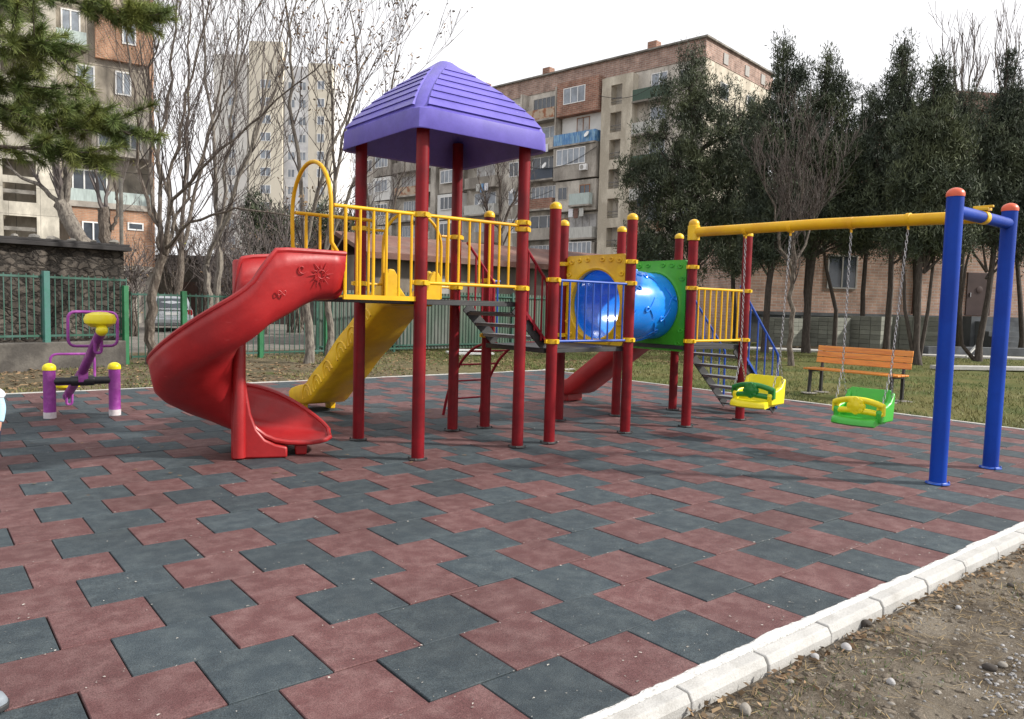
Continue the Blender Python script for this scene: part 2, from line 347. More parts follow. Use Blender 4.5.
def part(name, mb, mats, parent, label=None, world=True, **k):
    """a mesh under its thing; world=True: the builder holds world coordinates (parent unrotated)"""
    off = WL.get(parent.name, Vector((0, 0, 0))) if world else (0, 0, 0)
    o = mesh_obj(name, mb, mats, offset=off, **k); o.parent = parent; WL[o.name] = Vector(off)
    if label: o['label'] = label
    return o
def single(name, mb, mats, label, cat, group=None, loc=None, **k):
    if loc is None:
        lo = [min(p[i] for p in mb.v) for i in range(3)]; hi = [max(p[i] for p in mb.v) for i in range(3)]
        loc = ((lo[0] + hi[0]) / 2, (lo[1] + hi[1]) / 2, lo[2])
    o = mesh_obj(name, mb, mats, offset=loc, **k); o.location = loc
    return tag(o, label, cat, group)
def struct(name, mb, mats, **k):
    o = mesh_obj(name, mb, mats, **k); o['kind'] = 'structure'; return o
def kids(o): return [c for c in bpy.data.objects if c.parent == o]
def copy_tree(o, parent=None):
    c = o.copy(); col.objects.link(c); WL[c.name] = WL.get(o.name, Vector((0, 0, 0)))
    if parent is not None: c.parent = parent
    for ch in kids(o): copy_tree(ch, c)
    return c
def quads_obj(name, P, mats, parent=None, off=(0, 0, 0)):
    """P: (n,4,3) array of quads -> one mesh"""
    P = np.asarray(P, dtype=np.float64) - np.asarray(off, dtype=np.float64); n = len(P)
    me = bpy.data.meshes.new(name)
    me.vertices.add(n * 4); me.vertices.foreach_set('co', P.reshape(-1))
    me.loops.add(n * 4); me.loops.foreach_set('vertex_index', np.arange(n * 4, dtype=np.int32))
    me.polygons.add(n); me.polygons.foreach_set('loop_start', np.arange(n, dtype=np.int32) * 4); me.polygons.foreach_set('loop_total', np.full(n, 4, dtype=np.int32))
    me.update(calc_edges=True)
    me.materials.append(M[mats])
    o = bpy.data.objects.new(name, me); col.objects.link(o)
    if parent is not None: o.parent = parent
    return o
def leaf_quads(C, length, width, upbias=0., jitter=.35, outward=None):
    """one folded-free leaf card per centre, random orientation"""
    C = np.asarray(C); n = len(C)
    d = nrng.normal(size=(n, 3)); d /= np.linalg.norm(d, axis=1)[:, None]
    d[:, 2] += upbias
    if outward is not None: d += outward
    d /= np.linalg.norm(d, axis=1)[:, None]
    e = nrng.normal(size=(n, 3)); s = np.cross(d, e); s /= np.linalg.norm(s, axis=1)[:, None] + 1e-9
    l = length * (1 + jitter * nrng.uniform(-1, 1, n))[:, None]; w = width * (1 + jitter * nrng.uniform(-1, 1, n))[:, None]
    a = C - d * l / 2; b = C + d * l / 2
    return np.stack([a - s * w * .25, a + s * w * .25 + d * l * .45 * 0, b + s * w * .5 - d * l * .3, b - s * w * .1], 1)

# ------------------------------------------------------------------ world and sun
SUN_AZ, SUN_EL = R(-43), R(33)
w = bpy.data.worlds.new("World"); scn.world = w; w.use_nodes = True
nt = w.node_tree; L = nt.links.new
bg = nt.nodes['Background']
sky = _n(nt, 'ShaderNodeTexSky'); sky.sky_type = 'NISHITA'; sky.sun_disc = False; sky.sun_elevation = SUN_EL; sky.sun_rotation = math.pi / 2 - SUN_AZ
sky.dust_density = 4; sky.air_density = 1.2
tc = _n(nt, 'ShaderNodeTexCoord')
nz = _n(nt, 'ShaderNodeTexNoise'); nz.inputs['Scale'].default_value = 2.2; nz.inputs['Detail'].default_value = 6; L(tc.outputs['Generated'], nz.inputs['Vector'])
mr = _n(nt, 'ShaderNodeMapRange'); mr.inputs[1].default_value = .25; mr.inputs[2].default_value = .7; mr.inputs[3].default_value = .93; mr.inputs[4].default_value = 1.0; L(nz.outputs[0], mr.inputs[0])
mx = _n(nt, 'ShaderNodeMix', data_type='RGBA'); mx.inputs[7].default_value = (11.4, 11.35, 11.6, 1); L(mr.outputs[0], mx.inputs[0]); L(sky.outputs[0], mx.inputs[6])
L(mx.outputs[2], bg.inputs['Color']); bg.inputs['Strength'].default_value = .082
sl = bpy.data.lights.new("sun", 'SUN'); sl.energy = 4.2; sl.angle = R(3); sl.color = (1, .95, .87)
so = bpy.data.objects.new("sun", sl); col.objects.link(so)
tow = Vector((math.cos(SUN_EL) * math.cos(SUN_AZ), math.cos(SUN_EL) * math.sin(SUN_AZ), math.sin(SUN_EL)))
so.rotation_euler = tow.to_track_quat('Z', 'Y').to_euler(); so.location = tow * 60
vs_ = scn.view_settings; vs_.view_transform = 'Standard'; vs_.look = 'None'; vs_.exposure = 0.40; vs_.gamma = 1

# ------------------------------------------------------------------ ground
def sstep(a, b, x): t = np.clip((x - a) / (b - a), 0, 1); return t * t * (3 - 2 * t)
def lat(x, y, s, seed):
    """cheap value noise"""
    x = np.asarray(x) * s + seed * 17.3; y = np.asarray(y) * s - seed * 9.1
    xi = np.floor(x); yi = np.floor(y); fx = x - xi; fy = y - yi; fx = fx * fx * (3 - 2 * fx); fy = fy * fy * (3 - 2 * fy)
    def h(a, b): q = np.sin(a * 127.1 + b * 311.7 + seed) * 43758.5453; return q - np.floor(q)
    return (h(xi, yi) * (1 - fx) + h(xi + 1, yi) * fx) * (1 - fy) + (h(xi, yi + 1) * (1 - fx) + h(xi + 1, yi + 1) * fx) * fy
PX0, PX1, PY0, PY1 = -6.0, 11.12, 1.67, 12.62
def ground_z(X, Y):
    X = np.asarray(X, float); Y = np.asarray(Y, float)
    front = 1 - sstep(1.3, 4.0, Y)
    z = -.022 - .036 * front
    inside = (X > PX0) & (X < PX1 + .05) & (Y > PY0) & (Y < PY1 + .05)
    n = (lat(X, Y, 1.3, 1) - .5) * .03 + (lat(X, Y, 4.5, 2) - .5) * .03 + (lat(X, Y, 13, 3) - .5) * .026
    edge = np.minimum(1, np.maximum(np.maximum(X - PX1, Y - PY1), PY0 - Y) / .6)
    n = n * np.clip(edge, .12, 1)
    z = np.where(inside, z - .05, z + n)
    return z
gx = np.concatenate([[-900, -400, -160, -70, -30, -14], np.arange(-7, 1, .5), np.arange(1, 7.5, .045), np.arange(7.5, 13, .22), np.arange(13, 36, .6), [38, 42, 50, 70, 110, 200, 420, 1000]])
gy = np.concatenate([[-700, -300, -90, -30, -10, -4], np.arange(-2.5, -.6, .15), np.arange(-.6, 1.72, .045), np.arange(1.75, 12.5, .4), np.arange(12.5, 22, .25), np.arange(22, 44, .9), [46, 55, 80, 140, 300, 1000]])
GX, GY = np.meshgrid(gx, gy); GZ = ground_z(GX, GY)
far = (np.abs(GX) > 60) | (np.abs(GY) > 60); GZ = np.where(far, -.06, GZ)
nx, ny = len(gx), len(gy)
me = bpy.data.meshes.new('ground')
idx = np.arange(nx * ny).reshape(ny, nx)
F_ = np.stack([idx[:-1, :-1], idx[:-1, 1:], idx[1:, 1:], idx[1:, :-1]], -1).reshape(-1, 4)
me.vertices.add(nx * ny); me.vertices.foreach_set('co', np.stack([GX, GY, GZ], -1).reshape(-1))
me.loops.add(F_.size); me.loops.foreach_set('vertex_index', F_.reshape(-1).astype(np.int32))
me.polygons.add(len(F_)); me.polygons.foreach_set('loop_start', np.arange(len(F_), dtype=np.int32) * 4); me.polygons.foreach_set('loop_total', np.full(len(F_), 4, dtype=np.int32))
me.update(calc_edges=True); me.shade_smooth()
# ground material: bare soil, gravelly soil, dry lawn, leaf-strewn yard
gm = bpy.data.materials.new('ground_soil'); gm.use_nodes = True; nt = gm.node_tree; L = nt.links.new
b = nt.nodes['Principled BSDF']; b.inputs['Roughness'].default_value = .95; b.inputs['Specular IOR Level'].default_value = .15
tc = _n(nt, 'ShaderNodeTexCoord'); sp = _n(nt, 'ShaderNodeSeparateXYZ'); L(tc.outputs['Object'], sp.inputs[0])
def noise(s, d=6, r=.65):
    n = _n(nt, 'ShaderNodeTexNoise'); n.inputs['Scale'].default_value = s; n.inputs['Detail'].default_value = d; n.inputs['Roughness'].default_value = r; L(tc.outputs['Object'], n.inputs['Vector']); return n.outputs[0]
def mrange(v, a, b_, c=0., d=1.):
    n = _n(nt, 'ShaderNodeMapRange'); n.inputs[1].default_value = a; n.inputs[2].default_value = b_; n.inputs[3].default_value = c; n.inputs[4].default_value = d; L(v, n.inputs[0]); return n.outputs[0]
def mixc(f, a, c):
    n = _n(nt, 'ShaderNodeMix', data_type='RGBA'); L(f, n.inputs[0])
    for i, q in ((6, a), (7, c)):
        if isinstance(q, tuple): n.inputs[i].default_value = (*q, 1)
        else: L(q, n.inputs[i])
    return n.outputs[2]
soil = mixc(mrange(noise(9), .4, .62), (.090, .073, .055), (.175, .148, .115))
soil = mixc(mrange(noise(2.2), .5, .68), soil, (.225, .195, .155))
soil = mixc(mrange(noise(70, 3), .62, .74), soil, (.34, .31, .27))
lawn = mixc(mrange(noise(.7), .38, .6), (.062, .085, .022), (.135, .125, .045))
lawn = mixc(mrange(noise(18, 4), .5, .7), lawn, (.12, .115, .05))
yard = mixc(mrange(noise(1.1), .42, .6), (.10, .085, .055), (.165, .13, .085))
yard = mixc(mrange(noise(24, 4), .55, .68), yard, (.24, .19, .11))
yard = mixc(mrange(noise(.5), .55, .66), yard, (.075, .088, .03))
back = mrange(sp.outputs[1], 12.2, 13.2); lx = mrange(sp.outputs[0], 10.2, 11.4)
a1 = mixc(mrange(sp.outputs[1], 1.8, 4.0), soil, lawn); a2 = mixc(mrange(sp.outputs[0], 7.0, 12.5), yard, lawn)
c_ = mixc(back, a1, a2)
c_ = mixc(mrange(sp.outputs[1], 20.5, 21.5), c_, mixc(mrange(noise(1.5), .4, .65), (.15, .14, .125), (.22, .20, .18)))
vm = _n(nt, 'ShaderNodeVectorMath', operation='SCALE'); L(c_, vm.inputs[0]); L(mrange(noise(140, 3), .3, .7, .78, 1.22), vm.inputs['Scale']); L(vm.outputs[0], b.inputs['Base Color'])
bp = _n(nt, 'ShaderNodeBump'); bp.inputs['Distance'].default_value = .022; L(noise(45, 6, .75), bp.inputs['Height']); L(bp.outputs[0], b.inputs['Normal'])
me.materials.append(gm)
ground = bpy.data.objects.new('ground', me); col.objects.link(ground); ground['kind'] = 'structure'

# rubber tile paving: real tiles, running bond, red and grey zigzag
TX, TY, TS, GAP = .629, 3.7956, .4, .0026
mb = MB()
for r in range(-23, 6):
    y1 = TY - r * TS; y0 = y1 - TS
    if y0 < 1.765: y0 = 1.765
    if y1 > PY1: y1 = PY1
    if y1 - y0 < .05: continue
    x_off = TX if r % 2 else TX + .222
    for k in range(-18, 28):
        x0 = x_off + k * TS; x1 = x0 + TS
        if x1 < PX0 or x0 > PX1: continue
        x1 = min(x1, PX1); x0 = max(x0, PX0)
        if x1 - x0 < .03: continue
        g = GAP * rng.uniform(.6, 1.7); dz = rng.uniform(-.0022, .0022); ch = .003
        a, b2, c2, d2 = x0 + g, x1 - g, y0 + g, y1 - g
        tz = [dz + rng.uniform(-.0015, .0015) for _ in range(4)]
        vs = [(a, c2, -.03), (b2, c2, -.03), (b2, d2, -.03), (a, d2, -.03),
              (a, c2, tz[0] - ch), (b2, c2, tz[1] - ch), (b2, d2, tz[2] - ch), (a, d2, tz[3] - ch),
              (a + ch, c2 + ch, tz[0]), (b2 - ch, c2 + ch, tz[1]), (b2 - ch, d2 - ch, tz[2]), (a + ch, d2 - ch, tz[3])]
        fs = [(0, 1, 5, 4), (1, 2, 6, 5), (2, 3, 7, 6), (3, 0, 4, 7), (4, 5, 9, 8), (5, 6, 10, 9), (6, 7, 11, 10), (7, 4, 8, 11), (8, 9, 10, 11)]
        mb.add(vs, fs, 1 if k % 2 == 0 else 0)
struct('rubber_tile_paving', mb, ['rubber_red', 'rubber_grey'], smooth=False)
mb = MB(); mb.bx(PX0, PX1, 1.69, PY1, -.05, -.022); struct('paving_base', mb, 'rubber_base', smooth=False)
# grit and blown leaves on the tiles
n = 3600; X = nrng.uniform(-2, 11, n); Y = 1.85 + 10.6 * nrng.random(n) ** 1.4; r_ = np.where(nrng.random(n) < .5, 1, 0)
yy = TY - TS * np.round((TY - Y) / TS) + nrng.normal(0, .02, n); Y = np.where((r_ == 1) & (yy > 1.84), yy, Y)
C = np.stack([X, Y, np.full(n, .006)], 1); q = leaf_quads(C, .011, .010, jitter=.6); q[:, :, 2] = .0045 + np.abs(q[:, :, 2] - .006) * .5
o = quads_obj('grit', q, 'pale_grit'); o['kind'] = 'stuff'
n = 160; X = nrng.uniform(-2, 11, n); Y = nrng.uniform(5.5, 12.5, n); C = np.stack([X, Y, np.full(n, .01)], 1); q = leaf_quads(C, .045, .034, jitter=.5); q[:, :, 2] = .006 + np.abs(q[:, :, 2] - .01) * .35
o = quads_obj('blown_leaves', q, 'dead_leaf'); o['kind'] = 'stuff'
# white kerb along the near side, stone by stone, and the mortar strip
mb = MB(); x = -6.0 + .229; kprof = [(1.662, -.22), (1.668, -.026), (1.686, .004), (1.747, .006), (1.747, -.22)]
while x < 24:
    j = rng.uniform(-.004, .004); jz = rng.uniform(-.004, .004)
    poly = [(a + j, z + (jz if z > -.1 else 0)) for a, z in kprof]
    mb.prism(poly, x + .005, x + .5 - .005, 'x'); x += .5 + .0005
struct('kerb', mb, 'kerb_concrete', smooth=False, bevel=.006)
mb = MB(); secs = []
for i in range(0, 900):
    xx = -6 + i * .02
    ye = 1.786 +   .014 * float(lat(xx, 0, 11, 4)) + .013 * float(lat(xx, 3, 34, 5)) + .020 * (float(lat(xx, 5, 3.1, 6)) - .5)
    secs.append([Vector((xx, 1.748, -.02)), Vector((xx, 1.749, .001 + .005 * float(lat(xx, 1, 25, 7)))), Vector((xx, 1.765, -.001 + .010 * float(lat(xx, 2, 18, 8)))), Vector((xx, ye - .018, .008 + .005 * float(lat(xx, 4, 40, 9)))), Vector((xx, ye, .003)), Vector((xx, ye + .001, -.012))])
    if xx > PX1: break
mb.loft(secs); struct('mortar_strip', mb, 'mortar')
mb = MB()
x = PX0
while x < PX1:
    mb.bx(x + .004, x + .996, PY1 + .003, PY1 + .07, -.15, .004 + rng.uniform(-.004, .006)); x += 1
y = PY0 + .1
while y < PY1 + .05:
    mb.bx(PX1 + .003, PX1 + .07, y + .004, y + .996, -.15, .006 + rng.uniform(-.004, .006)); y += 1
struct('edging', mb, 'edging_concrete', smooth=False, bevel=.004)
# concrete footpath by the brick building
pa, pb = at(590, 345, 36), at(1300, 372, 21)
A, B = Vector((21.5, 22.5, 0)), Vector((33.5, 5.6, 0))
d = (B - A).normalized(); nn = Vector((-d.y, d.x, 0))
mb = MB(); mb.bar(A - d * 8 + Vector((0, 0, -.02)), B + d * 14 + Vector((0, 0, -.02)), 1.3, .12)
struct('footpath', mb, 'edging_concrete', smooth=False)

# loose stones on the soil
def rock(mb, c, r, flat=.6, n=1):
    c = Vector(c); k = 6; rows = [(.0, -1), (.75, -.6), (1, 0), (.7, .62), (.0, 1)]
    sx, sy = rng.uniform(.7, 1.3), rng.uniform(.7, 1.1); th = rng.uniform(0, 6.28); ct, st = math.cos(th), math.sin(th)
    vs = []; 
    for rr, z in rows[1:4]:
        for j in range(k):
            a = 2 * math.pi * j / k + rng.uniform(-.3, .3); q = r * rr * rng.uniform(.75, 1.15)
            x, y = q * math.cos(a) * sx, q * math.sin(a) * sy
            vs.append(c + Vector((x * ct - y * st, x * st + y * ct, z * r * flat * rng.uniform(.8, 1.1))))
    vs.append(c + Vector((0, 0, r * flat * .95))); fs = [(18, 12 + j, 12 + (j + 1) % k) for j in range(k)]
    for i in range(2):
        for j in range(k): fs.append((i * k + j, i * k + (j + 1) % k, (i + 1) * k + (j + 1) % k, (i + 1) * k + j))
    mb.add(vs, fs)
mb = MB()
for i in range(4200):
    x = rng.uniform(1.6, 7.5); y = 1.64 - abs(rng.gauss(0, .75)) 
    if y < -1.6: continue
    if lat(x, y, 1.4, 12) < rng.uniform(.05, .8): continue
    r = rng.choice([.004, .004, .005, .005, .006, .008, .011, .015])
    rock(mb, (x, y, float(ground_z(x, y)) - r * .1), r)
mbc = MB()
for i in range(2600):
    x = rng.uniform(1.6, 7.5); y = 1.64 - abs(rng.gauss(0, .7))
    if y < -1.4 or lat(x, y, 1.9, 13) < rng.uniform(.1, .9): continue
    r = rng.choice([.006, .009, .012, .016, .024]); rock(mbc, (x, y, float(ground_z(x, y)) + r * .05), r, .5)
o = mesh_obj('soil_clods', mbc, 'soil_clod', smooth=True, ang=25); o['kind'] = 'stuff'
struct_g = mesh_obj('gravel', mb, 'pebble', smooth=True, ang=50); struct_g['kind'] = 'stuff'
mb = MB()
for i in range(2600):
    a = rng.uniform(0, 6.28); q = abs(rng.gauss(0, .22)); x = 3.55 + 1.5 * q * math.cos(a) + rng.choice([0, .75]); y = .78 + q * math.sin(a) * .8 + rng.choice([0, .08])
    if y > 1.55: continue
    r = rng.uniform(.005, .0115); rock(mb, (x, y, float(ground_z(x, y)) + r * .25), r, .7)
o = mesh_obj('chippings', mb, 'pale_pebble', smooth=True, ang=50); o['kind'] = 'stuff'
SG = 'loose stones on the soil by the kerb'
def gz(x, y): return float(ground_z(x, y))
def on_soil(px, py): 
    d = at(px, py, 1) - Vector((0, 0, CAMH)); t = (-.06 - CAMH) / d.z; p = Vector((0, 0, CAMH)) + d * t; return p.x, p.y
for (px, py, r, m_, lab) in [
    (866, 626, .036, 'dark_stone', 'black clod of earth lying just below the white kerb'),
    (990, 667, .032, 'dark_stone', 'dark brown clod beside a grey stone at the right edge of the soil'),
    (846, 650, .034, 'pale_pebble', 'pale pinkish flat stone standing close under the kerb'),
    (815, 659, .026, 'pale_pebble', 'rounded pale grey pebble at the foot of the kerb'),
    (891, 683, .030, 'pale_pebble', 'buff stone in the middle of the bare soil'),
    (790, 684, .022, 'pebble', 'small tan stone on the soil beside the bottom kerb stone'),
    (745, 713, .036, 'pebble', 'flat grey brown stone at the bottom edge of the picture'),
    (1003, 664, .026, 'pebble', 'grey stone right next to the dark brown clod'),
    (1010, 588, .028, 'dark_stone', 'small black lump far along the kerb at the right'),
    (958, 609, .022, 'pale_pebble', 'small whitish stone midway up the soil slope')]:
    x, y = on_soil(px, py); mb = MB(); rock(mb, (x, y, gz(x, y) + r * .3), r, .65)
    o = single('stone', mb, m_, lab, 'stone', SG, ang=60); md = o.modifiers.new('Subsurf', 'SUBSURF'); md.levels = md.render_levels = 1
# straw, twigs and green tufts on the soil
P = []
X = nrng.uniform(1.6, 8, 9000); Y = 1.62 - np.abs(nrng.normal(0, .8, 9000)); keep = (Y > -1.5) & (lat(X, Y, 1.1, 21) > nrng.uniform(.05, .75, 9000)); X, Y = X[keep], Y[keep]
Z = ground_z(X, Y) + .006
C = np.stack([X, Y, Z], 1); q = leaf_quads(C, .06, .0045); q[:, :, 2] = Z[:, None] + (q[:, :, 2] - Z[:, None]) * .25
n5 = 9000; Xs = nrng.uniform(1.6, 8, n5); Ys = 1.62 - np.abs(nrng.normal(0, .8, n5)); kp = (Ys > -1.5) & (lat(Xs, Ys, 1.7, 91) > nrng.uniform(.3, .85, n5)); STR = (Xs[kp], Ys[kp])
o = quads_obj('dry_straw', q, 'straw'); o['kind'] = 'stuff'
def blades(X, Y, h, wd, m_, name, lean=.5, zf=ground_z):
    n = len(X); Z = zf(X, Y); a = nrng.uniform(0, 6.28, n); hh = h * nrng.uniform(.5, 1.3, n)
    s = np.stack([np.cos(a), np.sin(a), np.zeros(n)], 1) * (wd * nrng.uniform(.6, 1.3, n))[:, None]
    t = nrng.normal(0, lean, (n, 2)); top = np.stack([t[:, 0] * hh, t[:, 1] * hh, hh], 1)
    c = np.stack([X, Y, Z - .004], 1)
    q = np.stack([c - s / 2, c + s / 2, c + top + s * .12, c + top - s * .12], 1)
    o = quads_obj(name, q, m_); o['kind'] = 'stuff'; return o
blades(STR[0], STR[1], .03, .0045, 'straw', 'dry_grass', .9)
X = nrng.uniform(1.8, 8, 5200); Y = 1.60 - np.abs(nrng.normal(0, .8, 5200)); keep = (Y > -1.5) & (lat(X, Y, 2.3, 31) > .66); blades(X[keep], Y[keep], .022, .005, 'green_blade', 'weeds')
n = 700; X = nrng.uniform(1.7, 9, n); Y = 1.655 - np.abs(nrng.normal(0, .07, n)); C = np.stack([X, Y, ground_z(X, Y) + .012], 1); q = leaf_quads(C, .035, .026, jitter=.5); q[:, :, 2] = C[:, 2][:, None] + (q[:, :, 2] - C[:, 2][:, None]) * .5
o = quads_obj('kerb_leaf_litter', q, 'dead_leaf'); o['kind'] = 'stuff'
# lawn on the right, leaf-strewn grass strip behind the paving
n = 60000; X = 11.22 + 18 * nrng.random(n) ** 1.7; Y = nrng.uniform(-2, 21, n); keep = (lat(X, Y, .8, 41) + .35 * lat(X, Y, 3, 42)) > .42; blades(X[keep], Y[keep], .05, .016, 'grass_blade', 'lawn_grass')
n = 26000; X = nrng.uniform(-3, 24, n); Y = 12.72 + 6.3 * nrng.random(n) ** 1.3; keep = (lat(X, Y, .6, 51) + sstep(7, 13, X) * .5) > .52; blades(X[keep], Y[keep], .05, .016, 'grass_blade', 'strip_grass')
n = 15000; X = nrng.uniform(-3, 22, n); Y = 12.72 + 6.4 * nrng.random(n); keep = lat(X, Y, .7, 61) > nrng.uniform(.1, .9, n); X, Y = X[keep], Y[keep]
Z = ground_z(X, Y) + .02; C = np.stack([X, Y, Z], 1); q = leaf_quads(C, .085, .06); q[:, :, 2] = Z[:, None] + (q[:, :, 2] - Z[:, None]) * .35
o = quads_obj('fallen_leaves', q, 'dead_leaf'); o['kind'] = 'stuff'

# ------------------------------------------------------------------ play structure
PS = thing('play_structure', 'large red and yellow climbing frame with purple roof, slides and blue tunnel', 'play structure', (4.2, 6.38, 0))
PR = .058
def post(x, y, top, capm, clamps, label=None, clampm='yellow_plastic', pm='red_paint', parent=PS, r=PR, lean=(0, 0)):
    mb = MB(); q = Vector((x, y, 0)); t = Vector((x + lean[0], y + lean[1], top)); mb.tube([q, q.lerp(t, .5), t], r, 24)
    p = part('post', mb, pm, parent, label)
    mb = MB(); mb.lathe([(r + .028, 0.004), (r + .03, .009), (r + .012, .014), (r + .006, .022)], (x, y, 0), 20)
    for i in range(4):
        a = R(45 + 90 * i); mb.lathe([(.009, 0), (.009, .012), (.004, .018)], (x + (r + .026) * math.cos(a), y + (r + .026) * math.sin(a), .009), 8)
    part('base_plate', mb, 'steel_dark' if pm == 'red_paint' else 'blue_rail', p)
    if capm:
        mb = MB(); n = 7; prof = [(r + .004, -.02), (r + .005, .0)] + [((r + .005) * math.cos(R(90 * i / n)), .055 * math.sin(R(90 * i / n))) for i in range(1, n)] + [(.004, .0555)]
        mb.lathe(prof, t, 24); part('cap', mb, capm, p)
    for z in clamps:
        mb = MB(); c = q.lerp(t, z / top); mb.lathe([(r + .002, -.024), (r + .013, -.022), (r + .013, .022), (r + .002, .024)], c, 24)
        for a in (0, 90, 180, 270):
            dx, dy = math.cos(R(a)), math.sin(R(a)); mb.box(c + Vector((dx * (r + .018), dy * (r + .018), 0)), (.03, .03, .036))
        part('clamp', mb, clampm, p)
    return p
TX0, TX1, TY0, TY1 = 3.6, 4.765, 5.81, 6.965
post(TX0, TY0, 3.16, None, (1.6, 2.2)); post(TX1, TY0, 3.16, None, (1.59, 2.165, 2.23)); post(TX0, TY1, 3.16, None, (1.6, 2.15)); post(TX1, TY1, 3.16, None, (1.6, 2.15))
MX0, MX1 = 5.19, 6.37
ZT = 2.425
post(MX0, TY0, ZT, 'yellow_plastic', (1.06, 1.69)); post(MX1, 5.84, ZT, 'yellow_plastic', (1.065, 1.70, 1.94))
post(MX0, 6.93, ZT, 'yellow_plastic', (1.07, 1.69)); post(MX1 - .04, 6.92, ZT, 'yellow_plastic', (1.07, 1.70, 1.94))
NX0, NX1 = 7.37, 8.49
post(NX0, 5.77, ZT + .02, 'yellow_plastic', (1.045, 1.68, 1.93)); post(NX1, 5.78, 2.40, 'yellow_plastic', (1.05, 1.68))
post(NX0 - .08, 6.86, ZT, 'yellow_plastic', (1.05, 1.68, 1.93)); post(NX1 - .04, 6.86, ZT, 'yellow_plastic', (1.05, 1.68))

# roof: curved hipped cap with stepped slats
RC = Vector((4.185, 6.38, 0)); Z0, Z1, ZA = 2.915, 3.095, 3.765; SH = .755
def hs(z):
    if z <= Z1: return SH - .012 * (z - Z0) / (Z1 - Z0)
    t = (z - Z1) / (ZA - Z1); return (SH - .02) * (1 - .905 * t ** 1.38)
def ringsq(s, z, ch):
    ch = min(ch, s * .6); pts = []
    for sx, sy in ((1, -1), (1, 1), (-1, 1), (-1, -1)):
        a = Vector((s * sx, (s - ch) * sy, z)); b2 = Vector(((s - ch) * sx, s * sy, z)); m_ = Vector(((s - ch * .32) * sx, (s - ch * .32) * sy, z))
        seq = [a, m_, b2] if sx * sy > 0 else [b2, m_, a]
        pts += seq
    return [p + RC for p in pts]
mb = MB(); secs = [ringsq(SH - .03, Z0 + .012, .10), ringsq(SH - .004, Z0, .11), ringsq(SH, Z0 + .008, .11), ringsq(hs(Z1) + .004, Z1 - .008, .11), ringsq(hs(Z1) - .012, Z1 + .008, .11)]
for i in range(1, 19):
    z = Z1 + (ZA - Z1) * i / 18; secs.append(ringsq(max(hs(z), .045), z, .11 if i < 15 else .09))
secs.append(ringsq(.02, ZA + .012, .01))
mb.loft(secs, closed=True); k = len(secs[0]); mb.f.append([len(mb.v) - k + j for j in range(k)]); mb.mi.append(0)
inn = [ringsq(SH - .03, Z0 + .012, .10)] + [ringsq(max(hs(Z1 + (ZA - Z1) * i / 8) - .05, .03), Z1 - .03 + (ZA - Z1 - .04) * i / 8, .09) for i in range(9)]
ml = MB(); k = len(inn[0]); ml.add([p for q in inn for p in q], [(i * k + (j + 1) % k, i * k + j, (i + 1) * k + j, (i + 1) * k + (j + 1) % k) for i in range(8) for j in range(k)])
part('roof_lining', ml, 'purple_plastic', PS, 'inner lining of the roof')
NS = 7
for side in range(4):
    q = Matrix.Rotation(R(90 * side), 3, 'Z')
    for i in range(NS):
        za = Z1 + .03 + (ZA - Z1 - .10) * i / NS; zb = Z1 + .03 + (ZA - Z1 - .10) * (i + 1) / NS
        sa, sb = hs(za), hs(zb); wa, wb = sa - .085, sb - .085
        if wb < .02: wb = .02
        if wa < .03: continue
        o1, o0 = .017, .003
        pts = [(-wa, -(sa + o1), za), (wa, -(sa + o1), za), (wb, -(sb + o0), zb), (-wb, -(sb + o0), zb), (-wa, -(sa - .02), za - .004), (wa, -(sa - .02), za - .004), (wb, -(sb - .03), zb - .01), (-wb, -(sb - .03), zb - .01)]
        mb.add([q @ Vector(p) + RC for p in pts], [(0, 1, 2, 3), (5, 4, 7, 6), (1, 0, 4, 5), (2, 1, 5, 6), (3, 2, 6, 7), (0, 3, 7, 4)])
part('roof', mb, 'purple_plastic', PS, 'purple plastic roof with stepped slats', ang=35)

# decks
def deck(x0, x1, y0, y1, z, th=.05):
    mb = MB(); mb.bx(x0, x1, y0, y1, z - .008, z); 
    for a, b2, c, d2 in ((x0, x1, y0, y0 + .02), (x0, x1, y1 - .02, y1), (x0, x0 + .02, y0 + .021, y1 - .021), (x1 - .02, x1, y0 + .021, y1 - .021)): mb.bx(a, b2, c, d2, z - th, z - .009)
    for i in range(1, 4): xx = x0 + (x1 - x0) * i / 4; mb.bx(xx - .015, xx + .015, y0 + .021, y1 - .021, z - th + .005, z - .009)
    return part('deck', mb, 'steel_dark', PS, bevel=.003)
deck(3.56, 4.80, 5.86, 6.91, 1.455); deck(5.14, 6.42, 5.88, 6.88, .985); deck(7.33, 8.53, 5.82, 6.81, .985)
mb = MB(); mb.bx(2.88, 3.558, 5.86, 6.56, 1.41, 1.452); part('deck', mb, 'steel_dark', PS, 'deck extension leading to the spiral slide', bevel=.003)

def guard(a, b2, zs, n, m_, r=.0165, rb=.0115, low=None, label=None, inset=.05):
    a = Vector(a); b2 = Vector(b2); d = (b2 - a).normalized(); mb = MB()
    for z in zs: mb.tube([a + UPZ * z, b2 + UPZ * z], r, 10)
    L_ = (b2 - a).length
    for i in range(n):
        p = a + d * (inset + (L_ - 2 * inset) * i / (n - 1)); mb.tube([p + UPZ * (low if low else zs[0]), p + UPZ * zs[-1]], rb, 8)
    return part('guard_rail', mb, m_, PS, label)
guard((TX0 + .06, TY0, 0), (TX1 - .06, TY0, 0), (1.6, 2.2), 8, 'yellow_paint', label='yellow railing on the front of the tower', inset=.11)
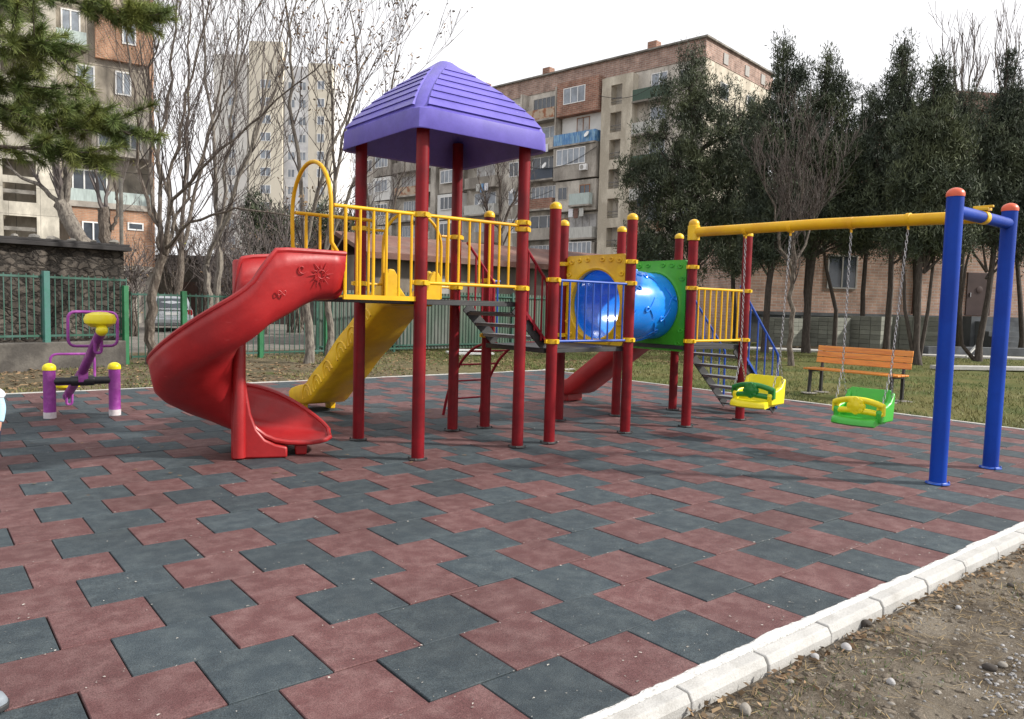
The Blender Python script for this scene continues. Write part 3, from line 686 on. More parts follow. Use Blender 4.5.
# side guards of the spiral slide entrance, with their flat foot plates, and the tall hoop
for yy, lab in ((TY0, 'yellow railing beside the red spiral slide'), (6.60, 'yellow railing on the far side of the spiral slide entrance')):
    mb = MB(); mb.tube([(TX0 - .05, yy, 2.2), (2.76, yy, 2.2)], .0165, 10); mb.tube([(2.865, yy, 2.2), (2.865, yy, 1.46)], .015, 8); mb.bx(2.85, 3.55, yy - .012, yy + .012, 1.435, 1.475)
    for i in range(5): x = 3.0 + i * .125; mb.tube([(x, yy, 1.46), (x, yy, 2.2)], .0125, 8)
    part('guard_rail', mb, 'yellow_paint', PS, lab)
pts = [(2.865, TY0, 1.72), (2.74, TY0, 1.90), (2.735, TY0, 2.1)] + [tuple(p) for p in arc((2.735, 6.205, 2.2), .395, 180, 0, 18, (0, 1, 0), (0, 0, 1))] + [(2.735, 6.60, 2.1), (2.74, 6.60, 1.90), (2.865, 6.60, 1.72)]
mb = MB(); mb.tube(pts, .0175, 10); part('entrance_hoop', mb, 'yellow_paint', PS, 'tall yellow hoop over the entrance to the red spiral slide')
# hoop and side rails over the yellow slide
pts = [(3.86, TY1, 1.47), (3.86, TY1, 2.02)] + [tuple(p) for p in arc((4.215, TY1, 2.02), .355, 180, 0, 16)] + [(4.57, TY1, 2.02), (4.57, TY1, 1.47)]
mb = MB(); mb.tube(pts, .0165, 10); part('entrance_hoop', mb, 'yellow_paint', PS, 'yellow hoop over the top of the yellow slide')
for x0, x1 in ((TX0 + .05, 3.86), (4.57, TX1 - .05)):
    mb = MB(); mb.tube([(x0, TY1, 2.15), (x1, TY1, 2.15)], .014, 8); mb.tube([(x0, TY1, 1.6), (x1, TY1, 1.6)], .014, 8)
    xm = (x0 + x1) / 2; mb.tube([(xm, TY1, 1.6), (xm, TY1, 2.15)], .011, 8); part('guard_rail', mb, 'yellow_paint', PS)
guard((MX0 + .06, 5.815, 0), (MX1 - .06, 5.83, 0), (1.06, 1.69), 9, 'blue_rail', r=.0135, rb=.010, label='blue railing in front of the tunnel mouth', inset=.06)
guard((MX0 + .06, 6.93, 0), (5.36, 6.93, 0), (1.07, 1.69), 2, 'blue_rail', r=.0135, rb=.010, inset=.03)
guard((NX0 + .06, 5.775, 0), (NX1 - .06, 5.78, 0), (1.045, 1.68), 8, 'yellow_paint', r=.0165, rb=.012, label='yellow railing above the stairs under the swing beam', inset=.09)
guard((NX1 - .04 - .3, 6.86, 0), (NX1 - .1, 6.86, 0), (1.05, 1.68), 3, 'yellow_paint', r=.0165, rb=.012, inset=.04)

# spiral slide
SC = Vector((2.27, 6.61, 0)); RO, RI = .80, .075
st = []  # inner point, outer point, floor z, inner top, outer top
def stn(pi, po, zf, zi, zo): st.append((Vector(pi), Vector(po), zf, zi, zo))
# angle, floor, inner top, outer top, outer radius
key = [(-90, 1.21, 1.76, 1.80, .80), (-96, 1.15, 1.75, 1.695, .80), (-103, 1.085, 1.74, 1.53, .79), (-112, 1.02, 1.72, 1.43, .775), (-125, .93, 1.66, 1.32, .755), (-140, .85, 1.55, 1.20, .73), (-155, .77, 1.45, 1.09, .71), (-168, .705, 1.35, 1.01, .695), (-180, .645, 1.27, .95, .69), (-210, .50, 1.15, .82, .70), (-240, .37, 1.0, .71, .72), (-265, .265, .80, .64, .73), (-280, .215, .58, .61, .73), (-292, .18, .42, .59, .73)]
TE = -292
def kv(th, c):
    for a, b2 in zip(key, key[1:]):
        if b2[0] <= th <= a[0]:
            t = (a[0] - th) / (a[0] - b2[0]); return a[c] + (b2[c] - a[c]) * t
    return key[-1][c]
for x, zf, zi, zo in ((2.86, 1.435, 1.80, 1.81), (2.76, 1.432, 1.80, 1.81), (2.66, 1.42, 1.80, 1.81), (2.56, 1.375, 1.80, 1.81), (2.46, 1.315, 1.79, 1.81), (2.36, 1.26, 1.78, 1.808)):
    stn((x, SC.y - RI, 0), (x, SC.y - RO, 0), zf, zi, zo)
th = -90
while th >= TE:
    d = Vector((math.cos(R(th)), math.sin(R(th)), 0)); stn(SC + d * RI, SC + d * kv(th, 4), kv(th, 1), kv(th, 2), kv(th, 3)); th -= 4.0
th = TE; d = Vector((math.cos(R(th)), math.sin(R(th)), 0)); tg = Vector((math.sin(R(th)), -math.cos(R(th)), 0)); RO2 = .73
for s, zf, zi, zo, ni, no in ((.06, .165, .345, .58, 0, 0), (.13, .15, .265, .565, 0, 0), (.21, .135, .20, .54, 0, 0), (.30, .122, .158, .505, 0, .0), (.40, .113, .138, .455, .0, .01), (.50, .108, .128, .395, .01, .02), (.60, .107, .124, .325, .03, .04), (.68, .112, .126, .265, .06, .08), (.745, .122, .134, .212, .11, .14), (.785, .138, .146, .172, .18, .22)):
    stn(SC + d * (RI + ni) + tg * s, SC + d * (RO2 - no) + tg * s, zf, zi, zo)
def sect(s):
    pi, po, zf, zi, zo = s; e = (po - pi); w_ = e.length; e.normalize(); hi, ho = zi - zf, zo - zf
    prof = [(-.02, zi), (-.005, zf + hi * .7), (.0, zf + hi * .4), (.02, zf + hi * .2), (.06, zf + min(.05, hi * .1)), (.13, zf + min(.012, hi * .04)), (w_ * .5, zf), (w_ - .15, zf + min(.012, ho * .04)), (w_ - .07, zf + min(.055, ho * .12)), (w_ - .025, zf + ho * .25), (w_ - .008, zf + ho * .5), (w_ + .006, zf + ho * .75), (w_ + .02, zo)]
    return [Vector((*(pi + e * a).xy, z)) for a, z in prof]
secs = [sect(s) for s in st]
mb = MB(); mb.loft(secs)
SL = part('spiral_slide', mb, 'red_plastic', PS, 'red plastic spiral slide', solid=.026, ang=60)
mb = MB(); mb.tube([q[0] for q in secs], .021, 8); mb.tube([q[-1] for q in secs], .021, 8); mb.tube([secs[-1][i] for i in range(len(secs[-1]))], .021, 8); part('rolled_rim', mb, 'red_plastic', SL)
mb = MB(); mb.lathe([(.055, .02), (.055, 1.735), (.045, 1.75), (.02, 1.755)], SC + Vector((.0, .02, 0)), 20); part('column', mb, 'red_plastic', SL)
# skirt under the exit: a hollow box-like foot
mb = MB(); p0 = SC + Vector((-.03, -.10, 0)); ex = SC + d * .45
dn = Vector((d.x, d.y, 0))
q0 = SC + d * .03 + tg * -.06; q1 = SC + d * .10 + tg * .36; q2 = SC + d * .62 + tg * .40; q3 = SC + d * .66 + tg * -.1
lo = [q0, q1, q2, q3]
mb.add([p + UPZ * 0.002 for p in lo] + [p + UPZ * z for p, z in zip(lo, (.30, .105, .085, .15))], [(0, 1, 5, 4), (1, 2, 6, 5), (2, 3, 7, 6), (3, 0, 4, 7)])
part('foot', mb, 'red_plastic', SL, solid=.02, ang=30)
mb = MB(); pol = [(-.075, .002), (.40, .002), (.40, .10), (.30, .125), (.21, .17), (.14, .26), (.09, .40), (.06, .58), (.035, .80), (.02, 1.0), (-.075, 1.08)]
fr_ = [SC + d * .025 + tg * a_ + UPZ * z_ for a_, z_ in pol]; bk_ = [p + d * .05 for p in fr_]; n_ = len(pol)
mb.add(fr_ + bk_, [tuple(range(n_)), tuple(range(2 * n_ - 1, n_ - 1, -1))] + [(i, n_ + i, n_ + (i + 1) % n_, (i + 1) % n_) for i in range(n_)])
part('foot', mb, 'red_plastic', SL, bevel=.018, ang=50)
for a_, s_ in ((.20, .52), (.50, .52)):
    mb = MB(); c = SC + d * a_ + tg * s_; mb.box(c + UPZ * .045, (.10, .09, .09), Matrix.Rotation(math.atan2(tg.y, tg.x), 3, 'Z'), taper=1.15); part('foot', mb, 'red_plastic', SL, bevel=.012)
# embossed sun and swirl on the entrance wall
mb = MB(); c = Vector((2.645, SC.y - RO - .026, 1.63))
mb.tube(arc(c,   .034, 0, 360, 18)[:-1], .0045, 6, closed=True)
for i in range(12):
    a = R(30 * i); l = .105 if i % 2 == 0 else .078; mb.tube([c + Vector((math.cos(a) * .045, 0, math.sin(a) * .045)), c + Vector((math.cos(a + .1) * l, 0, math.sin(a + .1) * l))], [.006, .002], 6)
c2_ = c + Vector((-.165, 0, .035)); mb.tube([c2_ + Vector((math.cos(t) * (.012 + .005 * t), 0, math.sin(t) * (.012 + .005 * t))) for t in np.linspace(0, 5.6, 16)], .005, 6)
c3 = c + Vector((-.33, 0, -.16)); mb.tube([c3 + Vector((math.cos(t) * .035, 0, math.sin(2 * t) * .018)) for t in np.linspace(0, 6.28, 20)], .005, 6)
part('embossed_sun', mb, 'red_plastic', SL)

# yellow straight slide
def chute(prof, xc, w_, walls, m_, label, bumps):
    """prof: (y, z) along the floor"""
    secs = []; 
    for i, (y, z) in enumerate(prof):
        a = prof[max(i - 1, 0)]; b2 = prof[min(i + 1, len(prof) - 1)]; t = Vector((0, b2[0] - a[0], b2[1] - a[1])).normalized(); n = Vector((0, -t.z, t.y)); h_ = walls(i / (len(prof) - 1)); c = Vector((xc, y, z))
        X = Vector((1, 0, 0)); hw = w_ / 2
        secs.append([c + X * a_ + n * b_ for a_, b_ in ((-hw - .055, h_ - .012), (-hw - .045, h_), (-hw - .015, h_), (-hw, h_ - .02), (-hw + .012, h_ * .3), (-hw + .05, .03), (-hw + .12, .004), (0, 0), (hw - .12, .004), (hw - .05, .03), (hw - .012, h_ * .3), (hw, h_ - .02), (hw + .015, h_), (hw + .045, h_), (hw + .055, h_ - .012))])
        lowz = -.07
        secs[-1] += [c + X * a_ + n * b_ for a_, b_ in ((hw + .054, h_ * .4), (hw + .05, lowz + .03), (hw + .02, lowz), (-hw - .02, lowz), (-hw - .05, lowz + .03), (-hw - .054, h_ * .4))]
    mb = MB(); mb.loft(secs, closed=True, cap=True)
    s = part('straight_slide', mb, m_, PS, label, ang=50)
    if bumps:
        for sg in (-1, 1):
            mb = MB()
            for bz in range(bumps):
                f0 = .16 + .13 * bz; i = int(f0 * (len(prof) - 1)); y, z = prof[i]; b2 = prof[min(i + 4, len(prof) - 1)]
                t = Vector((0, b2[0] - y, b2[1] - z)).normalized(); n = Vector((0, -t.z, t.y)); c = Vector((xc + sg * (w_ / 2 + .042), y, z))
                mb.tube([c + t * (.0 + .13 - .13 * math.cos(R(q))) * 1.0 + n * (-.03 + .16 * math.sin(R(q))) + Vector((sg * .006, 0, 0)) for q in range(0, 181, 15)], .016, 8)
                mb.tube([c + t * (.07 + .06 - .06 * math.cos(R(q))) + n * (-.03 + .09 * math.sin(R(q))) + Vector((sg * .006, 0, 0)) for q in range(0, 181, 20)], .011, 8)
            part('embossed_arches', mb, m_, s)
    return s
prof = [(6.93, 1.455), (7.02, 1.452), (7.11, 1.425), (7.2, 1.375)]
for i in range(1, 25):
    t = i / 24; y = 7.2 + 1.72 * t; z = 1.375 - 1.155 * t + .012 * math.sin(t * 6.28 * 2.5); prof.append((y, z))
prof += [(9.0, .185), (9.1, .165), (9.22, .158), (9.36, .155), (9.47, .156), (9.53, .15)]
ys = chute(prof, 4.19, .44, lambda t: .20 - .02 * t - (.10 * max(0, (t - .9) / .1)), 'yellow_plastic', 'yellow plastic straight slide with embossed arches on its sides', 6)
for sg in (-1, 1):
    mb = MB(); poly = [(6.93, 1.44), (7.34, 1.36), (7.22, 1.56), (7.14, 1.70), (7.06, 1.755), (6.97, 1.765), (6.93, 1.74)]
    mb.prism(poly, 4.19 + sg * .235 - .028, 4.19 + sg * .235 + .028, 'x'); part('side_ear', mb, 'yellow_plastic', ys, bevel=.018)
for sg in (-1, 1):
    mb = MB(); mb.prism([(4.19 + sg * a_, z_) for a_, z_ in ((.335, 1.45), (.335, 1.70), (.30, 1.755), (.24, 1.76), (.20, 1.70), (.165, 1.57), (.10, 1.49), (.06, 1.475), (.06, 1.45))], 6.885, 6.925, 'y'); part('side_ear', mb, 'yellow_plastic', ys, bevel=.012)
for xx in (4.0, 4.38):
    mb = MB(); mb.box((xx, 9.28, .055), (.07, .16, .11), taper=1.1); part('foot', mb, 'yellow_plastic', ys, bevel=.01)
# short red slide behind the third deck
prof = [(6.86, .985), (6.95, .98), (7.05, .945)] + [(7.05 + 1.1 * t, .945 - .735 * t) for t in np.linspace(.08, 1, 12)] + [(8.25, .175), (8.38, .16), (8.52, .158), (8.58, .15)]
rs = chute(prof, 7.92, .42, lambda t: .16 - .05 * max(0, (t - .85) / .15), 'red_plastic', 'short red plastic slide behind the tunnel', 0)
mb = MB(); mb.box((7.92, 8.36, .055), (.30, .12, .11)); part('foot', mb, 'red_plastic', rs, bevel=.01)

# tunnel: yellow and green face panels with a round mouth, blue ribbed tube
def mouth_panel(x, y0, y1, z0, z1, cy_, cz_, rad, th, m_, label, hole=True):
    mb = MB(); N = 48; cr = .05; outer = []
    base = rounded([(0, y0, z0), (0, y1, z0), (0, y1, z1), (0, y0, z1)], cr, 5, closed=True)
    ang_ = sorted([(math.atan2(p.z - cz_, p.y - cy_), p) for p in base], key=lambda q: q[0])
    def ray_out(a):
        dy, dz = math.cos(a), math.sin(a); best = 1e9; k = len(base)
        for i in range(k):
            p, q = base[i], base[(i + 1) % k]; ex, ez = q.y - p.y, q.z - p.z; den = dy * ez - dz * ex
            if abs(den) < 1e-9: continue
            t = ((p.y - cy_) * ez - (p.z - cz_) * ex) / den; u = ((p.y - cy_) * dz - (p.z - cz_) * dy) / den
            if t > 0 and -1e-6 <= u <= 1 + 1e-6: best = min(best, t)
        return best
    angs = sorted(set([2 * math.pi * i / N - math.pi for i in range(N)] + [q[0] for q in ang_]))
    rings = [[], [], [], [], [], []]
    for a in angs:
        ro = ray_out(a); dy, dz = math.cos(a), math.sin(a)
        for ring, (r_, xx) in zip(rings, ((rad, x + th / 2), (rad, x - th / 2 - .012), (rad + .022, x - th / 2 - .018), (rad + .05, x - th / 2 + .0), (ro, x - th / 2), (ro, x + th / 2))):
            ring.append(Vector((xx, cy_ + dy * r_, cz_ + dz * r_)))
    rings.append([Vector(p) for p in rings[0]])
    mb.loft(rings, closed=True)
    # embossed scrolls in the corners and along the top
    for yy, zz in ((y0 + .09, z1 - .07), (y1 - .09, z1 - .07), (y0 + .09, z0 + .10), (y1 - .09, z0 + .10), (y0 + .22, z1 - .055), (y1 - .22, z1 - .055), (y0 + .36, z1 - .05), (y1 - .36, z1 - .05), (y0 + .05, z1 - .22), (y1 - .05, z1 - .22), (y0 + .05, z0 + .26), (y1 - .05, z0 + .26), (y0 + .22, z0 + .045), (y1 - .22, z0 + .045)):
        mb.tube([Vector((x - th / 2 - .002, yy + math.cos(t) * (.008 + .0052 * t), zz + math.sin(t) * (.006 + .0042 * t))) for t in np.linspace(0, 6.5, 16)], .011, 6)
    return part('tunnel_panel', mb, m_, PS, label, ang=35)
yp = mouth_panel(MX1 + .0, 5.90, 6.865, .99, 2.035, 6.36, 1.455, .405, .05, 'yellow_plastic', 'square yellow panel with the round tunnel mouth')
gp = mouth_panel(NX0 + .0, 5.835, 6.80, .91, 2.02, 6.34, 1.455, .405, .05, 'green_plastic', 'square green panel at the far end of the blue tunnel')
# leafy relief on the green panel's outer side
mb = MB(); secs = []
for i in range(33):
    t = i / 32; xx = MX1 + .02 + (NX0 - MX1 - .04) * t; rr = .408 + .022 * math.exp(-((t - .5) / .22) ** 2) 
    secs.append([Vector((xx, 6.35 + rr * math.cos(2 * math.pi * j / 48), 1.455 + rr * math.sin(2 * math.pi * j / 48))) for j in range(48)])
mb.loft(secs, closed=True); tube_ = part('tunnel_tube', mb, 'blue_plastic', PS, 'blue plastic crawl tunnel tube', solid=.008, ang=60)
mb = MB()
for k_, (x0, a0, sx) in enumerate([(6.55, 150, 1), (6.9, 185, -1), (7.15, 165, 1), (6.7, 120, 1), (7.05, 125, -1), (6.6, 205, -1), (6.95, 225, 1), (7.2, 200, -1), (6.5, 95, 1), (6.85, 90, 1), (6.6, 250, 1), (7.1, 260, -1)]):
    pts = []
    for t in np.linspace(0, 1, 14):
        a = R(a0 + 38 * (t - .5) + 12 * math.sin(t * 6)); rr = .413 + .022 * math.exp(-(((x0 + sx * .16 * math.sin(t * 3.14) - MX1 - .02) / (NX0 - MX1 - .04) - .5) / .22) ** 2) + .004
        xx = x0 + sx * .16 * math.sin(t * 3.14); pts.append((xx, 6.35 + rr * math.cos(a), 1.455 + rr * math.sin(a)))
    mb.tube(pts, [.002, .007, .011, .012, .012, .012, .012, .012, .012, .011, .010, .008, .005, .002], 8)
part('embossed_vines', mb, 'blue_plastic', tube_)

# stairs between decks
def stairs(x0, x1, z0, z1, y0, y1, n, railm, label, rail_h, sm='steel_dark'):
    """steps running down along +X from (x0,z0) to (x1,z1)"""
    mb = MB()
    for yy in (y0, y1): mb.bar((x0, yy, z0 - .06), (x1, yy, z1 + .02), .014, .12)
    for t in (.12, .9): q_ = Vector((x0 + (x1 - x0) * t, 0, z0 + (z1 - z0) * t - .06)); mb.tube([q_ + Vector((0, y0, 0)), q_ + Vector((0, y1, 0))], .01, 6)
    s = part('stairs', mb, sm, PS, label, bevel=.002)
    for i in range(n):
        t = (i + 1) / (n + 1); x = x0 + (x1 - x0) * t; z = z0 + (z1 - z0) * t
        mb = MB(); mb.bx(x - .085, x + .085, y0 + .009, y1 - .009, z - .012, z); mb.bx(x - .085, x - .075, y0 + .009, y1 - .009, z - .035, z - .0125); mb.bx(x + .075, x + .085, y0 + .009, y1 - .009, z - .035, z - .0125); part('tread', mb, 'tread_metal', s, bevel=.002)
    for yy in (y0 - .03, y1 + .03):
        mb = MB(); a = Vector((x0 + .02, yy, z0 + rail_h + .02)); b2 = Vector((x1 - .02, yy, z1 + rail_h + .06))
        mb.tube([a, a.lerp(b2, .5), b2], .016, 8)
        mb.tube(rounded([a.lerp(b2, .9), b2, Vector((b2.x + .01, yy, z1 + .05))], .06, 3), .0155, 8)
        k = 5 if n > 4 else 4
        for i in range(k):
            t = (i + .3) / k; p = a.lerp(b2, t); q = Vector((p.x, yy, z0 + (z1 - z0) * (p.x - x0) / (x1 - x0) - .02)); mb.tube([q, p], .0105, 8)
        mb.bar((x0 + .04, yy, z0 - .02), (x1, yy, z1 + .05), .02, .03)
        part('handrail', mb, railm, s)
    return s
stairs(4.80, 5.22, 1.455, .985, 5.95, 6.80, 3, 'rail_red', 'black metal steps with dark red handrails between tower and middle deck', .62)
stairs(8.52, 9.52, .985, .02, 5.92, 6.74, 5, 'blue_rail', 'black metal stairs with blue handrails down to the tiles', .74)
# curved climbing ladder behind the middle deck
mb = MB()
def climb(t): a = R(90 * t); return (7.98 - 1.03 * math.sin(a) ** 1.0, .0 + 1.0 * (1 - math.cos(a)) ** .75)
crv = [(8.02, .0), (7.93, .28), (7.80, .52), (7.62, .74), (7.40, .89), (7.17, .965), (6.93, .975)]
for xx in (5.34, 5.92): mb.tube(rounded([(xx, y, z) for y, z in crv], .1, 3), .018, 8)
cl = part('climbing_ladder', mb, 'rail_red', PS, 'dark red curved climbing ladder with thin rungs')
for y, z in ((7.955, .21), (7.84, .45), (7.68, .67), (7.47, .85), (7.22, .95)):
    mb = MB(); mb.tube([(5.34, y, z), (5.92, y, z)], .012, 8); part('rung', mb, 'rail_red', cl)

# ------------------------------------------------------------------ swing frame and swings
SF = thing('swing_set', 'swing set of a long yellow beam carried by two blue posts with orange caps', 'swing set', (7.38, 2.66, 0))
for x, ln in ((6.803, -.02), (7.966, .035)): post(x, 2.66, 2.425, 'orange_cap', (), pm='blue_paint', parent=SF, r=.066, lean=(ln, .0))
mb = MB(); mb.tube([(6.80, 2.66, 2.29), (7.98, 2.66, 2.29)], .052, 20); cb = part('cross_bar', mb, 'blue_paint', SF)
mb = MB(); mb.tube([(7.34, 2.66, 2.29), (7.42, 2.66, 2.29)], .06, 20); mb.box((7.38, 2.66, 2.36), (.09, .11, .025)); mb.box((7.38, 2.66, 2.383), (.03, .16, .02)); part('clamp', mb, 'yellow_plastic', cb, bevel=.004)
mb = MB(); mb.tube([(7.375, 5.77, 2.345), (7.38, 4.2, 2.335), (7.38, 2.70, 2.30)], .056, 20); bm = part('beam', mb, 'yellow_paint', SF)
mb = MB(); mb.lathe([(.06, -.09), (.072, -.085), (.072, .085), (.06, .09)], (7.37, 5.77, 2.335), 24); part('clamp', mb, 'yellow_plastic', bm)
HG = [(5.055,), (4.505,), (3.84,), (3.29,)]
for (y,) in HG:
    mb = MB(); zb = 2.335 - .02 * (5.77 - y) / 3; mb.tube([(7.38, y - .028, zb - .0), (7.38, y - .028, zb - .0)], .058, 4) if False else None
    mb.lathe([(.0575, -.02), (.061, -.018), (.061, .018), (.0575, .02)], (7.38, y, zb), 16, axis=(0, 1, 0)); mb.tube([(7.38, y, zb - .055), (7.38, y, zb - .095)], .011, 8); part('hanger', mb, 'yellow_paint', bm)
def chain(mb, a, b2):
    a = Vector(a); b2 = Vector(b2); d = (b2 - a); n = int(d.length / .036); t = d.normalized(); u = t.cross(Vector((1, 0, 0))).normalized(); v = t.cross(u)
    for i in range(n):
        c = a + t * (d.length * (i + .5) / n); s = u if i % 2 else v
        mb.tube([c + t * (.022 * math.cos(q)) + s * (.011 * math.sin(q)) for q in np.linspace(0, 2 * math.pi, 9)[:-1]], .0036, 4, closed=True)
def swing(name, label, ya, yb, cyy, cz, sm, bm_, tilt):
    t = thing(name, label, 'swing', (7.36, cyy, cz), 0, 'bucket swings hanging from the yellow beam')
    rot = Matrix.Rotation(tilt, 3, 'Z')
    def T(v): return rot @ Vector(v)
    # seat shell (x = back, -x = front where the child's legs hang)
    hw, N = .205, 12
    mb = MB(); secs = []
    prof = [(-.27, -.055), (-.25, -.025), (-.20, -.01), (-.10, -.012), (.02, -.018), (.10, -.006), (.15, .05), (.175, .14), (.19, .255), (.20, .275), (.225, .275), (.235, .25), (.225, .13), (.20, .0), (.16, -.055), (.05, -.075), (-.10, -.075), (-.20, -.085), (-.255, -.095), (-.275, -.08)]
    for yy, sc, dz in ((-hw, .92, 0), (-hw + .02, .99, 0), (-hw * .5, 1, -.004), (0, 1, -.006), (hw * .5, 1, -.004), (hw - .02, .99, 0), (hw, .92, 0)):
        secs.append([T((x * sc, yy, z * (sc if z > 0 else 1) + dz)) for x, z in [(a * .88, c * .92) for a, c in prof]])
    mb.loft(secs, closed=True, cap=True)
    s = part('seat', mb, sm, t, world=False, ang=50)
    for sg in (-1, 1):
        mb = MB(); poly = [(-.12, -.055), (.185, -.055), (.207, .22), (.167, .23), (.11, .14), (.02, .11), (-.09, .095), (-.135, .055)]
        mb.prism(poly, sg * hw - .028, sg * hw + .028, 'y'); mb.v = [T(p) for p in mb.v]; part('side_wall', mb, sm, s, world=False, bevel=.016)
    # safety bar with two slots and a flower boss
    mb = MB(); xb = -.14
    mb.tube([T((xb + .05 * abs(q), q * .235, .110 + .05 * (1 - q * q))) for q in np.linspace(-1, 1, 15)], [.03] * 15, 10)
    mb.tube([T((xb + .05 * abs(q), q * .235, .030 + .02 * (1 - q * q))) for q in np.linspace(-1, 1, 15)], [.03] * 15, 10)
    for q in (-1, -.92): mb.box(T((xb + .05, q * .225, .075)), (.045, .05, .11), rot); mb.box(T((xb + .05, -q * .225, .075)), (.045, .05, .11), rot)
    for k in range(8): a = R(45 * k); mb.lathe([(.002, -.028), (.034, -.02), (.04, 0), (.034, .02), (.002, .028)], T((xb - .005, .052 * math.cos(a), .10 + .052 * math.sin(a))), 10, axis=T((1, 0, 0)))
    mb.lathe([(.002, -.04), (.05, -.03), (.058, 0), (.05, .03), (.002, .04)], T((xb - .005, 0, .10)), 12, axis=T((1, 0, 0)))
    part('safety_bar', mb, bm_, t, world=False)
    for sg, yt in ((1, ya), (-1, yb)):
        top = Vector((7.38, yt, 2.235)) - Vector((7.36, cyy, cz)); fork = top.lerp(T((.02, sg * (hw + .02), .13)), .80)
        mb = MB(); chain(mb, top, fork); chain(mb, fork, T((-.10, sg * (hw + .02), .10))); chain(mb, fork, T((.15, sg * (hw + .02), .16)))
        part('chain', mb, 'galvanised', t, world=False)
    return t
swing('swing', 'yellow bucket swing seat with green safety bar nearest the red posts', 5.055, 4.505, 4.80, .46, 'lemon_plastic', 'dark_green_plastic', R(6))
swing('swing', 'green bucket swing seat with yellow safety bar nearer the blue posts', 3.84, 3.29, 3.615, .43, 'swing_green', 'lemon_plastic', R(4))

# ------------------------------------------------------------------ seesaw
SS = thing('seesaw', 'purple metal seesaw with yellow seat and black axle tilted up towards the camera', 'seesaw', (1.6, 9.93, 0))
pa_, pb_ = Vector((1.265, 9.976, 0)), Vector((1.917, 9.885, 0))
for p in (pa_, pb_):
    mb = MB(); mb.tube([p, p + UPZ * .07], .066, 20); c = part('base_plate', mb, 'pale_base', SS)
    mb = MB(); mb.tube([p + UPZ * .06, p + UPZ * .57], .064, 20); q = part('post', mb, 'violet_paint', SS)
    mb = MB(); mb.lathe([(.070, -.015), (.071, .01)] + [(.071 * math.cos(R(15 * i)), .01 + .055 * math.sin(R(15 * i))) for i in range(1, 6)] + [(.004, .0655)], p + UPZ * .565, 20); part('cap', mb, 'lemon_plastic', q)
mb = MB(); mb.tube([pa_ + UPZ * .42, pb_ + UPZ * .42], .045, 16); mb.lathe([(.055, -.12), (.06, -.11), (.06, .11), (.055, .12)], (pa_ + pb_) / 2 + UPZ * .42, 16, axis=pb_ - pa_); part('axle', mb, 'black_tube', SS)
mid = (pa_ + pb_) / 2 + UPZ * .52; bd = Vector((.0, -1.15, .535)); bd2 = Vector((0, 1.12, -.40)); ax_ = (pb_ - pa_).normalized()
mb = MB(); mb.tube([mid + bd2, mid, mid + bd], .05, 14); mb.box(mid + UPZ * -.05, (.10, .12, .12)); beam_ = part('beam', mb, 'violet_paint', SS)
mb = MB(); n_ = bd.normalized(); mb.lathe([(.056, -.03), (.058, 0)] + [(.058 * math.cos(R(18 * i)), .05 * math.sin(R(18 * i))) for i in range(1, 5)] + [(.004, .05)], mid + bd, 16, axis=n_); part('end_cap', mb, 'lemon_plastic', beam_)
for e, lab in ((bd * .94, 'yellow seat on the raised end'), (bd2 * .94, None)):
    mb = MB(); mb.lathe([(.02, -.075), (.09, -.07), (.145, -.03), (.155, .015), (.135, .06), (.07, .085), (.004, .09)], mid + e + Vector((0, .02, .13)), 24); part('seat', mb, 'lemon_plastic', SS, lab)
    mb = MB(); mb.tube([mid + e, mid + e + UPZ * .09], .03, 10)
    sgn = 1 if e is not None and e.y < 0 else -1
    hc = mid + e * .62 + UPZ * .0
    fr = rounded([hc + ax_ * sx + UPZ * sz for sx, sz in ((-.235, .03), (.235, .03), (.235, .40), (-.235, .40))], .08, 4, closed=True)
    mb2 = MB(); mb2.tube(fr, .0155, 8, closed=True); mb2.tube([hc, hc + UPZ * .05], .02, 8); part('handle', mb2, 'violet_paint', SS)
    part('seat_stem', mb, 'violet_paint', SS)
    mb = MB(); b0 = mid + e * .88; mb.tube(rounded([b0 + ax_ * -.03, b0 + ax_ * -.03 - UPZ * .16 + Vector((0, .02, 0)), b0 + ax_ * .03 - UPZ * .16 + Vector((0, .02, 0)), b0 + ax_ * .03], .03, 3), .016, 8); part('bumper', mb, 'violet_paint', SS)

# ------------------------------------------------------------------ bench
BN = thing('bench', 'orange slatted wooden park bench with black metal legs on the grass', 'bench', (12.75, 6.46, gz(12.75, 6.46)), R(-3))
bz = 0
for i in range(3):
    mb = MB(); mb.bx(-.155 + i * .125, -.155 + i * .125 + .112, -.86, .86, .425, .455); part('seat_slat', mb, 'bench_wood', BN, world=False, bevel=.006)
for i in range(3):
    mb = MB(); x = .262 + i * .018; z = .545 + i * .105; mb.box((x, 0, z + .045), (.026, 1.72, .098), Matrix.Rotation(R(-10), 3, 'Y').inverted()); part('back_slat', mb, 'bench_wood', BN, world=False, bevel=.006)
for yy in (-.74, .74):
    mb = MB(); mb.bar((-.13, yy, -.02), (-.10, yy, .424), .045, .045, (1, 0, 0)); part('leg', mb, 'black_metal', BN, world=False)
    mb = MB(); mb.bar((.24, yy, -.02), (.245, yy, .46), .045, .045, (1, 0, 0)); mb.bar((.245, yy, .45), (.315, yy, .86), .04, .035, (1, 0, 0)); part('leg', mb, 'black_metal', BN, world=False)
    mb = MB(); mb.bar((-.15, yy, .405), (.25, yy, .405), .035, .038); part('seat_support', mb, 'black_metal', BN, world=False)
    for xx in (-.13, .24):
        mb = MB(); rock(mb, (xx, yy, .005), .16, .1); part('footing', mb, 'old_concrete', BN, world=False)

